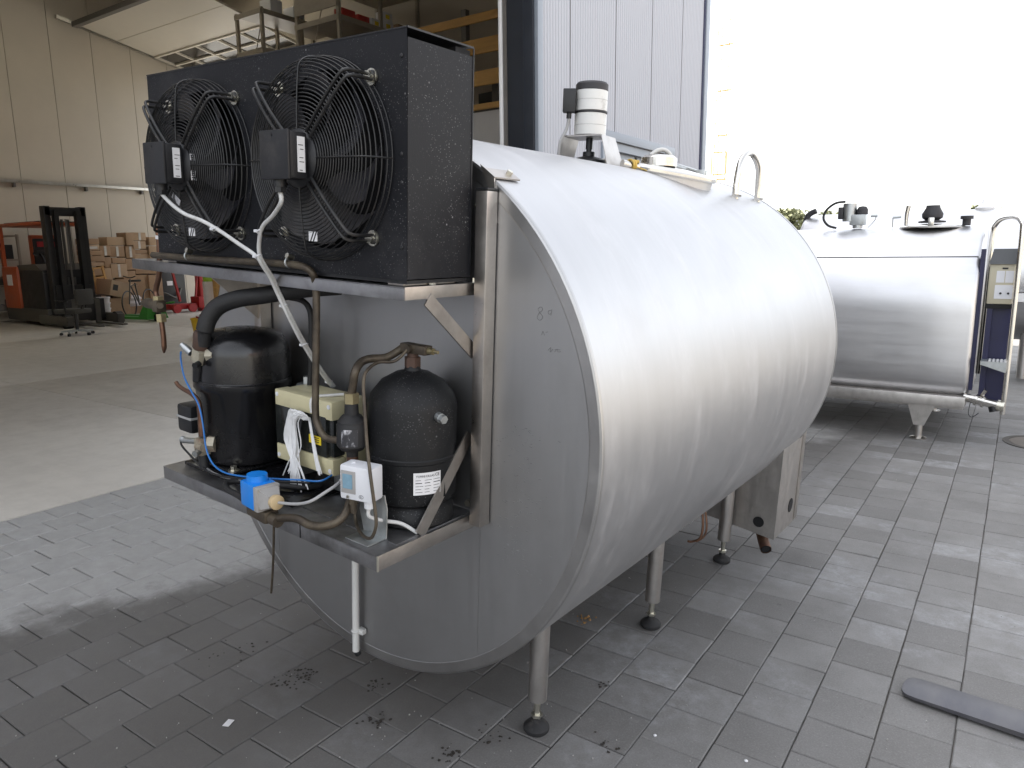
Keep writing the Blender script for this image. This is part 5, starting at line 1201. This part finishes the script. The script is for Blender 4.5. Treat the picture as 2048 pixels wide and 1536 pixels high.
# cartons stacked along the back wall: (x0, x1, y_top, y_bottom) in the picture at distance X
CART = [(168, 200, 477, 489, 0), (169, 197, 490, 501, 1), (171, 204, 501, 511, 0), (172, 209, 511, 524, 0), (172, 209, 524, 533, 1), (201, 221, 491, 512, 0), (216, 250, 474, 491, 1), (222, 250, 492, 514, 0), (222, 252, 527, 556, 1),
        (252, 265, 465, 491, 0), (266, 291, 465, 481, 1), (266, 291, 482, 498, 1), (253, 270, 492, 516, 0), (271, 296, 499, 508, 0), (272, 301, 508, 524, 1), (297, 318, 474, 491, 1), (299, 318, 492, 518, 1),
        (210, 222, 514, 536, 0), (224, 250, 515, 527, 0), (253, 272, 517, 540, 0), (273, 300, 525, 548, 0), (300, 320, 519, 548, 0), (210, 222, 536, 566, 1), (174, 208, 534, 552, 0), (174, 208, 553, 580, 0), (210, 235, 567, 607, 0), (236, 262, 557, 607, 0), (254, 272, 541, 605, 0), (274, 298, 549, 605, 0), (300, 322, 549, 605, 0), (176, 208, 581, 611, 0)]
xw = -19.05
words = ['topmost', 'label-bearing', 'flat', 'wide', 'thin', 'small', 'large', 'square']
for i, (a, b, t_, bo, k) in enumerate(CART):
    p0 = at_x(a, bo, xw); p1 = at_x(b, t_, xw); zb, zt = p0.z, p1.z
    if bo > 603: zb = .002
    dep = .42 + .06 * ((i * 7) % 5) / 4; jit = ((i * 13) % 7 - 3) * .012
    y0, y1 = min(p0.y, p1.y), max(p0.y, p1.y)
    rk_ = lambda t: 0 if t < 485 else 1 if t < 500 else 2 if t < 520 else 3 if t < 545 else 4
    mates = sorted((c[0], c[2]) for c in CART if rk_(c[2]) == rk_(t_)); od = ('first', 'second', 'third', 'fourth', 'fifth', 'sixth', 'seventh', 'eighth', 'ninth', 'tenth')[mates.index((a, t_))]
    th_ = Thing('carton', '%s brown carton, %s from the reach truck in the pile\'s %s row' % (('flat' if (b - a) > 1.9 * (bo - t_) else 'tall' if (b - a) < (bo - t_) else 'squarish'), od, ('topmost', 'second', 'third', 'fourth', 'lowest')[rk_(t_)]), 'carton', (xw - dep / 2 + jit, (y0 + y1) / 2, zb), None, 'cartons stacked along the back wall')
    th_.part('box', MB().box((xw - dep / 2 + jit, (y0 + y1) / 2, (zb + zt) / 2), (dep, y1 - y0 - .012, zt - zb - .006), rotz(((i * 5) % 7 - 3) * .012), bev=.006), M['carton2' if k else 'carton'])
    if i in (1, 8, 10, 11, 7, 12, 5):
        th_.part('tape', MB().box((xw + jit + .004, (y0 + y1) / 2, (zb + zt) / 2), (.012, .06 if i != 1 else .24, (zt - zb) * (.9 if i != 1 else .45))), M['tape'])
# toppled carton in front
th_ = Thing('carton', 'toppled open brown carton leaning at the foot of the pile', 'carton', (-18.3, 9.85, 0), None, 'cartons stacked along the back wall')
Rt = Matrix.Rotation(radians(-14), 3, 'X') @ rotz(.25)
pc_ = at_x(228, 578, -18.4)
th_.part('box', MB().box(pc_, (.5, .62, .38), Rt, bev=.008), M['carton2']); th_.part('print', MB().box(pc_ + Rt @ Vector((.252, -.18, .02)), (.004, .14, .14), Rt), M['truckdark'])
th_.part('flap', MB().box(pc_ + Rt @ Vector((.1, .36, .16)), (.4, .18, .008), Rt @ Matrix.Rotation(.5, 3, 'X')), M['carton'])
th_.part('support', MB().box((-18.4, pc_.y, (pc_.z - .2) / 2), (.42, .5, max(.05, pc_.z - .22)), bev=.008), M['carton'])
# hand truck leaning on the cartons
ht = Thing('hand_truck', 'light wooden sack truck leaning against the cartons', 'hand truck', at_x(195, 590, -18.6))
m = MB(); a0, a1 = at_x(184, 535, -18.7), at_x(196, 590, -18.5); b0, b1 = at_x(204, 532, -18.7), at_x(218, 585, -18.5)
m.bar(a0, a1, .05, .05).bar(b0, b1, .05, .05)
for t_ in (.05, .4, .75): m.bar(a0.lerp(a1, t_), b0.lerp(b1, t_), .04, .04)
ht.part('frame', m, M['wood'])
ht.part('plate', MB().box((a1 + b1) / 2 + Vector((.1, 0, -.02)), (.25, .5, .02)), M['steel_beam'])
for q in (a1, b1): ht.part('wheel', MB().cyl(q + Vector((0, -.03, -.08)), q + Vector((0, .03, -.08)), .1, n=18), M['truckdark'])
# sacks and pails
for i, (a, b) in enumerate(((252, 596), (254, 606))):
    q = at_x(a, b, -18.6)
    single('sack', MB().lathe([(.05, -.09), (.30, -.07), (.36, 0), (.30, .07), (.05, .09)], (q.x, q.y, max(.1, q.z)), (0, .06, 1), 24), M['sack'], ('upper of two white sacks at the foot of the cartons', 'lower of two white sacks at the foot of the cartons')[i], 'sack', (q.x, q.y, 0), None, 'white sacks below the cartons')
q = at_x(205, 600, -18.0)
pl_ = Thing('pail', 'white plastic pail stack beside the reach truck', 'pail', (q.x, q.y, 0))
for i in range(3): pl_.part('pail_body', MB().lathe([(.13, 0), (.155, .24), (.165, .24), (.165, .27)], (q.x, q.y, .02 + i * .13), (0, 0, 1), 24), M['sack'])
# office chair
ch = Thing('office_chair', 'dark cloth swivel chair with its back to the yard', 'office chair', (-15.0, 6.72, 0))
cxy = Vector((-15.0, 6.72, 0)); Rc = rotz(radians(28))
def lc(a, b, c): return cxy + Rc @ Vector((a, b, c))
ch.part('seat', MB().box(lc(-.05, 0, .47), (.46, .48, .09), Rc, bev=.03), M['seatcloth'])
ch.part('backrest', MB().box(lc(.22, 0, .74), (.07, .46, .30), Rc, bev=.03), M['seatcloth'])
ch.part('back_support', MB().bar(lc(.12, 0, .44), lc(.25, 0, .70), .07, .02), M['truckdark'])
for s_ in (-1, 1): ch.part('armrest', MB().tube([lc(-.0, s_ * .25, .44), lc(.02, s_ * .29, .55), lc(.02, s_ * .29, .66)], .018, 8, 4).box(lc(-.05, s_ * .29, .67), (.26, .06, .03), Rc, bev=.008), M['truckdark'])
ch.part('column', MB().cyl(lc(0, 0, .09), lc(0, 0, .44), .03, n=14), M['truckdark'])
for i in range(5):
    a = i * 2 * pi / 5 + .3
    sp = ch.part('spoke', MB().bar(cxy + Vector((0, 0, .10)), cxy + Vector((.28 * cos(a), .28 * sin(a), .075)), .04, .03), M['galv'])
    ch.part('caster', MB().cyl(cxy + Vector((.28 * cos(a) - .02 * sin(a), .28 * sin(a) + .02 * cos(a), .031)), cxy + Vector((.28 * cos(a) + .02 * sin(a), .28 * sin(a) - .02 * cos(a), .031)), .03, n=14), M['truckdark'], sp)
# reach truck: body along X, mast towards the yard
rk = Thing('reach_truck', 'orange and black reach truck with tall dark mast in the hall', 'reach truck', (-18.5, 7.7, 0))
P_ = rk.part
P_('chassis', MB().box((-18.55, 7.75, .24), (2.1, 1.15, .30), bev=.05).box((-17.25, 7.22, .16), (1.3, .16, .2), bev=.03).box((-17.25, 8.28, .16), (1.3, .16, .2), bev=.03), M['truckgrey'])
P_('body_panel', MB().box((-19.15, 7.70, .83), (.80, 1.10, .94), bev=.05), M['orange'])
P_('battery_cover', MB().box((-18.15, 7.72, .80), (1.16, 1.06, .86), bev=.03), M['truckdark'])
P_('dashboard', MB().add([(-18.8, 7.2, 1.22), (-17.55, 7.2, 1.16), (-17.55, 8.25, 1.16), (-18.8, 8.25, 1.22), (-18.8, 7.2, 1.33), (-17.9, 7.2, 1.36), (-17.9, 8.25, 1.36), (-18.8, 8.25, 1.33)], [(0, 1, 2, 3), (7, 6, 5, 4), (0, 4, 5, 1), (1, 5, 6, 2), (2, 6, 7, 3), (3, 7, 4, 0)]), M['truckgrey'])
gd = P_('overhead_guard', MB().box((-18.65, 7.7, 2.22), (1.9, 1.05, .07), bev=.02).bar((-19.52, 7.22, .9), (-19.55, 7.24, 2.2), .09, .07, up=(0, 1, 0)).bar((-19.52, 8.2, .9), (-19.55, 8.18, 2.2), .09, .07, up=(0, 1, 0)), M['orange'])
for i in range(4): P_('roof_bar', MB().box((-18.65, 7.36 + i * .23, 2.265), (1.8, .05, .03)), M['truckdark'], gd)
P_('seat_back', MB().box((-19.1, 7.95, 1.66), (.18, .62, .70), bev=.04), M['orange'])
P_('seat_cushion', MB().box((-19.0, 7.93, 1.62), (.07, .54, .62), bev=.03), M['truckdark'])
P_('name_plate', MB().box((-18.955, 7.93, 1.80), (.01, .40, .12)), M['red'])
P_('notice', MB().box((-19.13, 7.143, 1.0), (.26, .008, .24)), M['paper'])
ms = P_('mast', MB().box((-17.36, 7.30, 1.33), (.20, .13, 2.48), bev=.01).box((-17.36, 8.02, 1.33), (.20, .13, 2.48), bev=.01), M['truckdark'])
P_('inner_rail', MB().box((-17.22, 7.43, 1.30), (.15, .09, 2.36)).box((-17.22, 7.88, 1.30), (.15, .09, 2.36)), M['truckdark'], ms)
P_('lift_cylinder', MB().cyl((-17.34, 7.72, .2), (-17.34, 7.72, 2.3), .035, n=14).cyl((-17.34, 7.60, .2), (-17.34, 7.60, 2.3), .028, n=12), M['truckgrey'], ms)
P_('cross_beam', MB().box((-17.34, 7.66, 2.46), (.16, .82, .18), bev=.01), M['truckdark'], ms)
P_('cross_beam', MB().box((-17.34, 7.66, 1.15), (.12, .76, .16)), M['truckdark'], ms)
P_('cross_beam', MB().box((-17.30, 7.66, .55), (.14, .76, .7)), M['truckdark'], ms)
P_('chain', MB().box((-17.2, 7.62, 1.5), (.02, .03, 1.6)).box((-17.2, 7.92, 1.5), (.02, .03, 1.6)), M['steel_beam'], ms)
P_('fork_carriage', MB().box((-17.08, 7.76, .36), (.08, .8, .46), bev=.01), M['truckdark'])
for y in (7.52, 8.0): P_('fork', MB().box((-16.5, y, .07), (1.15, .11, .035), bev=.008).box((-17.05, y, .33), (.05, .11, .55)), M['truckgrey'])
for (x, y) in ((-16.75, 7.22), (-16.75, 8.28), (-19.2, 7.75)): P_('wheel', MB().cyl((x, y - .07, .15), (x, y + .07, .15), .148, n=24), M['truckdark'])
P_('steering_column', MB().tube([(-18.3, 7.6, 1.3), (-18.45, 7.6, 1.5), (-18.55, 7.6, 1.58)], .025, 8, 4).ring((-18.55, 7.6, 1.6), (-.5, 0, 1), .13, .014, 24, 6), M['truckdark'])
rk.o.location.x += .25
# small steel shelf at the picture's edge
sh = Thing('tool_shelf', 'low steel shelf full of dark odds and ends at the left picture edge', 'shelf', (-19.6, 7.0, 0))
for z in (.25, .85, 1.45, 2.0): sh.part('shelf_board', MB().box((-19.7, 6.9, z), (.5, 1.5, .04)), M['rackgrey'])
for y in (6.16, 7.64): sh.part('post', MB().box((-19.48, y, 1.02), (.05, .05, 2.04)), M['rackgrey'])
rr = random.Random(31)
for i, z in enumerate((.27, .87, 1.47)):
    for j in (3, 4):
        hgt = rr.uniform(.15, .42); single('parts_bin', MB().box((-19.66, 6.32 + j * .28, z + hgt / 2 + .002), (.34, rr.uniform(.16, .24), hgt), bev=.01), M[('truckdark', 'truckgrey', 'carton', 'steel_beam')[(i * 2 + j) % 4]],
            '%s bin on the %s board of the tool shelf' % (('', '', '', 'inner', 'outer')[j], ('lowest', 'second', 'third')[i]), 'bin', (-19.66, 6.32 + j * .28, z), None, 'bins on the %s board of the tool shelf' % ('lowest', 'second', 'third')[i])
# green and red pallet trucks
pj = Thing('pallet_truck', 'green pallet truck lying low on the hall floor', 'pallet truck', (-17.2, 9.2, 0))
Rg = rotz(radians(8)); c = Vector((-17.1, 9.05, 0))
def lg_(a, b, c_): return c + Rg @ Vector((a, b, c_))
for b in (-.19, .19): pj.part('fork', MB().box(lg_(-.1, b, .085), (1.1, .16, .06), Rg, bev=.01), M['green'])
pj.part('bridge', MB().add([lg_(.35, -.28, .06), lg_(.70, -.28, .06), lg_(.70, .28, .06), lg_(.35, .28, .06), lg_(.52, -.2, .42), lg_(.62, -.2, .42), lg_(.62, .2, .42), lg_(.52, .2, .42)], [(0, 1, 2, 3), (7, 6, 5, 4), (0, 4, 5, 1), (1, 5, 6, 2), (2, 6, 7, 3), (3, 7, 4, 0)]), M['green'])
pj.part('pump', MB().cyl(lg_(.72, 0, .1), lg_(.72, 0, .42), .06, n=16), M['truckdark'])
pj.part('handle', MB().tube([lg_(.75, 0, .35), lg_(.98, .0, .42), lg_(1.3, 0, .46)], .02, 8, 4), M['green'])
for b in (-.07, .07): pj.part('wheel', MB().cyl(lg_(.76, b - .03, .09), lg_(.76, b + .03, .09), .088, n=18), M['truckdark'])
rd_ = Thing('stacker', 'red hand stacker with small front wheels standing by the machines', 'stacker', (-18.0, 11.1, 0))
c = at_z(398, 622); c = Vector((c.x, c.y, 0))
rd_.part('column', MB().box(c + Vector((0, .12, .75)), (.22, .20, 1.5), bev=.02), M['red'])
rd_.part('base', MB().box(c + Vector((-.05, -.3, .16)), (.34, 1.1, .14), bev=.02).box(c + Vector((0, .1, .25)), (.4, .4, .3), bev=.02), M['red'])
rd_.part('strut', MB().bar(c + Vector((.05, -.55, .3)), c + Vector((.05, -.75, 1.4)), .06, .05).bar(c + Vector((.05, -.1, .35)), c + Vector((.05, .0, .95)), .05, .04), M['red'])
for b in (-.75, -.3): rd_.part('wheel', MB().cyl(c + Vector((.16, b, .12)), c + Vector((.24, b, .12)), .115, n=20), M['red'])
bm_ = Thing('engine_unit', 'black machine with hoses under the upper shelf, beside the red stacker', 'machine', at_z(335, 622))
c = at_z(335, 622); c = Vector((c.x - .5, c.y, 0))
bm_.part('housing', MB().box(c + Vector((0, 0, .62)), (.8, 1.35, 1.2), bev=.06), M['truckdark'])
bm_.part('control_plate', MB().box(c + Vector((.405, .2, .75)), (.01, .16, .12)), M['paper']); bm_.part('hose', MB().tube([c + Vector((.42, -.3, .3)), c + Vector((.55, -.1, .5)), c + Vector((.5, .3, .35)), c + Vector((.42, .5, .6))], .03, 8, 5), M['truckgrey'])
bm_.part('skid', MB().box(c + Vector((0, 0, .02)), (.9, 1.3, .03)), M['steel_beam'])
# bicycle leaning at the pile
bk = Thing('bicycle', 'dark bicycle leaning by the carton pile', 'bicycle', at_z(268, 622))
c = at_x(258, 600, -17.9); c = Vector((-17.9, c.y, 0)); dY = Vector((-.55, .8, 0)).normalized()
for k, y in ((0, 0.0), (1, 1.0)):
    bk.part('wheel', MB().ring(c + dY * y + Vector((0, 0, .34)), (.8, .55, .06), .32, .016, 36, 6), M['truckdark'])
bk.part('frame', MB().tube([c + dY * 1.0 + Vector((0, 0, .34)), c + dY * .5 + Vector((0, 0, .30)), c + dY * .35 + Vector((0, 0, .85))], .018, 8, 1).tube([c + dY * .5 + Vector((0, 0, .3)), c + dY * .15 + Vector((0, 0, .78)), c + dY * .4 + Vector((0, 0, .82))], .018, 8, 1).tube([c + Vector((0, 0, .34)), c + dY * .15 + Vector((0, 0, .95))], .016, 8, 1), M['truckgrey'])
bk.part('handlebar', MB().tube([c + dY * .12 + Vector((-.28, 0, 1.02)), c + dY * .15 + Vector((0, 0, .98)), c + dY * .12 + Vector((.28, 0, 1.02))], .014, 8, 4), M['truckdark'])
bk.part('saddle', MB().box(c + dY * .36 + Vector((0, 0, .90)), (.14, .26, .05), bev=.02), M['truckdark'])
# yellow bucket, pine post and lime canister by the near end of the hall
q = at_z(404, 672)
bu = Thing('bucket', 'yellow plastic bucket full of red scraps on the hall floor', 'bucket', (q.x, q.y, 0))
bu.part('pail', MB().lathe([(.13, 0), (.175, .34), (.185, .34), (.185, .32)], (q.x, q.y, .001), (0, 0, 1), 28), M['yellowp'])
m = MB(); rr = random.Random(4)
for i in range(14): m.box((q.x + rr.gauss(0, .07), q.y + rr.gauss(0, .07), .35 + rr.uniform(-.02, .03)), (.07, .03, .02), Matrix.Rotation(rr.uniform(-1, 1), 3, 'X') @ rotz(rr.uniform(0, 3)))
bu.part('scraps', m, M['red']); bu.part('white_scraps', MB().box((q.x + .06, q.y - .05, .385), (.08, .05, .02), rotz(.4)).box((q.x - .07, q.y + .03, .39), (.06, .06, .015), rotz(1.1)), M['paper'])
q = at_z(440, 632)
single('timber_post', MB().box((q.x, q.y, .85), (.16, .16, 1.7), bev=.01), M['wood'], 'pale timber post standing behind the suction hose', 'timber post', (q.x, q.y, 0))
q = at_z(424, 630)
cn = Thing('canister', 'white canister with lime green top beside the timber post', 'canister', (q.x, q.y, 0))
cn.part('drum', MB().cyl((q.x, q.y, .002), (q.x, q.y, .85), .16, n=20), M['sack']); cn.part('top', MB().lathe([(.14, 0), (.15, .3), (.05, .36), (.04, .42)], (q.x, q.y, .85), (0, 0, 1), 20), M['lime'])
# racks on the mezzanine floor
def rack(x0, x1, y0, y1, z0, levels, zt, label, board):
    t_ = Thing('storage_rack', label, 'rack', ((x0 + x1) / 2, y0, z0), None, 'racks on the mezzanine')
    for x in (x0, x1):
        for y in (y0, (y0 + y1) / 2, y1): t_.part('post', MB().box((x, y, (z0 + zt) / 2), (.07, .06, zt - z0)), M['rackgrey'])
    for z in levels:
        t_.part('shelf_board', MB().box(((x0 + x1) / 2, (y0 + y1) / 2, z), (x1 - x0 - .07, y1 - y0, .03)), M['rackgrey'])
        t_.part('shelf_beam', MB().box(((x0 + x1) / 2, y0 - .035, z - .01), (x1 - x0 + .06, .03, .10)), M['rackgrey'])
        t_.part('shelf_beam', MB().box((x1 + .04, (y0 + y1) / 2, z - .01), (.025, y1 - y0, .10)), M['rackgrey'])
    if board: t_.part('end_board', MB().box(((x0 + x1) / 2, y0 - .04, board), (x1 - x0, .03, .42)), M['rackgrey'])
    t_.part('wire_brace', MB().bar((x0, y0 - .02, z0 + .4), (x1, y0 - .02, zt - .3), .015, .015), M['rackgrey'])
    return t_
z0m = 3.862
rack(-14.28, -13.45, 10.35, 12.4, z0m, (5.0, 5.72, 6.48), 6.55, 'rack with bright shelves above the condenser corner', None)
rack(-12.35, -11.15, 10.35, 12.6, z0m, (5.05, 5.95, 6.85), 7.6, 'tall rack with end board holding red and white boxes', 6.35)
M['redbox'] = pm('red_white_box', (.45, .05, .04), .5, var=.2, scale=5)
BX = [(-13.86, 10.75, 5.015, .7, .7, .58, 'carton', 'brown carton on the rack shelf nearest the door'), (-13.8, 11.6, 5.015, .6, .8, .5, 'truckgrey', 'dark box behind the brown carton on the rack'),
      (-13.7, 10.8, 6.495, .36, .3, .32, 'white_plastic', 'first white machine part on top of the bright rack'), (-13.7, 11.4, 6.495, .34, .3, .30, 'white_plastic', 'second white machine part on top of the bright rack'),
      (-11.5, 10.75, 5.065, .6, .6, .5, 'carton', 'brown carton low on the tall rack'), (-12.05, 10.7, 5.065, .35, .5, .3, 'bluewire', 'blue plastic crate low on the tall rack'),
      (-11.25, 10.6, 5.965, .22, .34, .17, 'redbox', 'red and white box at the near end of the tall rack shelf'), (-11.25, 11.0, 5.965, .22, .3, .15, 'redbox', 'second red and white box on the tall rack shelf'),
      (-11.25, 11.35, 5.965, .22, .26, .17, 'paper', 'plain white box on the tall rack shelf'), (-11.25, 11.68, 5.965, .22, .3, .2, 'paper', 'lower white box of the stack of two on the tall rack'),
      (-11.25, 11.68, 6.168, .2, .28, .17, 'paper', 'upper white box of the stack of two on the tall rack'), (-11.25, 12.1, 5.965, .25, .3, .22, 'carton', 'brown box at the far end of the tall rack shelf')]
for (x, y, z, a, b, h, mt, lab_) in BX:
    t_ = Thing('stored_box', lab_, 'box', (x, y, z), None, 'boxes on the mezzanine racks')
    t_.part('box', MB().box((x, y, z + h / 2 + .001), (a, b, h), bev=.006), M[mt])
    if mt == 'paper': t_.part('sticker', MB().box((x + a / 2 + .002, y, z + h / 2), (.004, b * .4, h * .45)), M['yellow'])
rr = random.Random(8)
for i in range(4):      # goods behind the pine boards
    x = -7.9 + i * .48; h = rr.uniform(.25, .75)
    single('stored_crate', MB().box((x, 10.75 + rr.uniform(-.1, .2), z0m + h / 2 + .002), (.40, .5, h), rotz(rr.uniform(-.1, .1)), bev=.01), M[('truckdark', 'steel_beam', 'carton', 'truckgrey')[i % 4]], '%s crate from the gate rail behind the pine boards' % ('fourth', 'third', 'second', 'first')[i], 'crate', (x, 10.75, z0m), None, 'crates behind the pine boards')
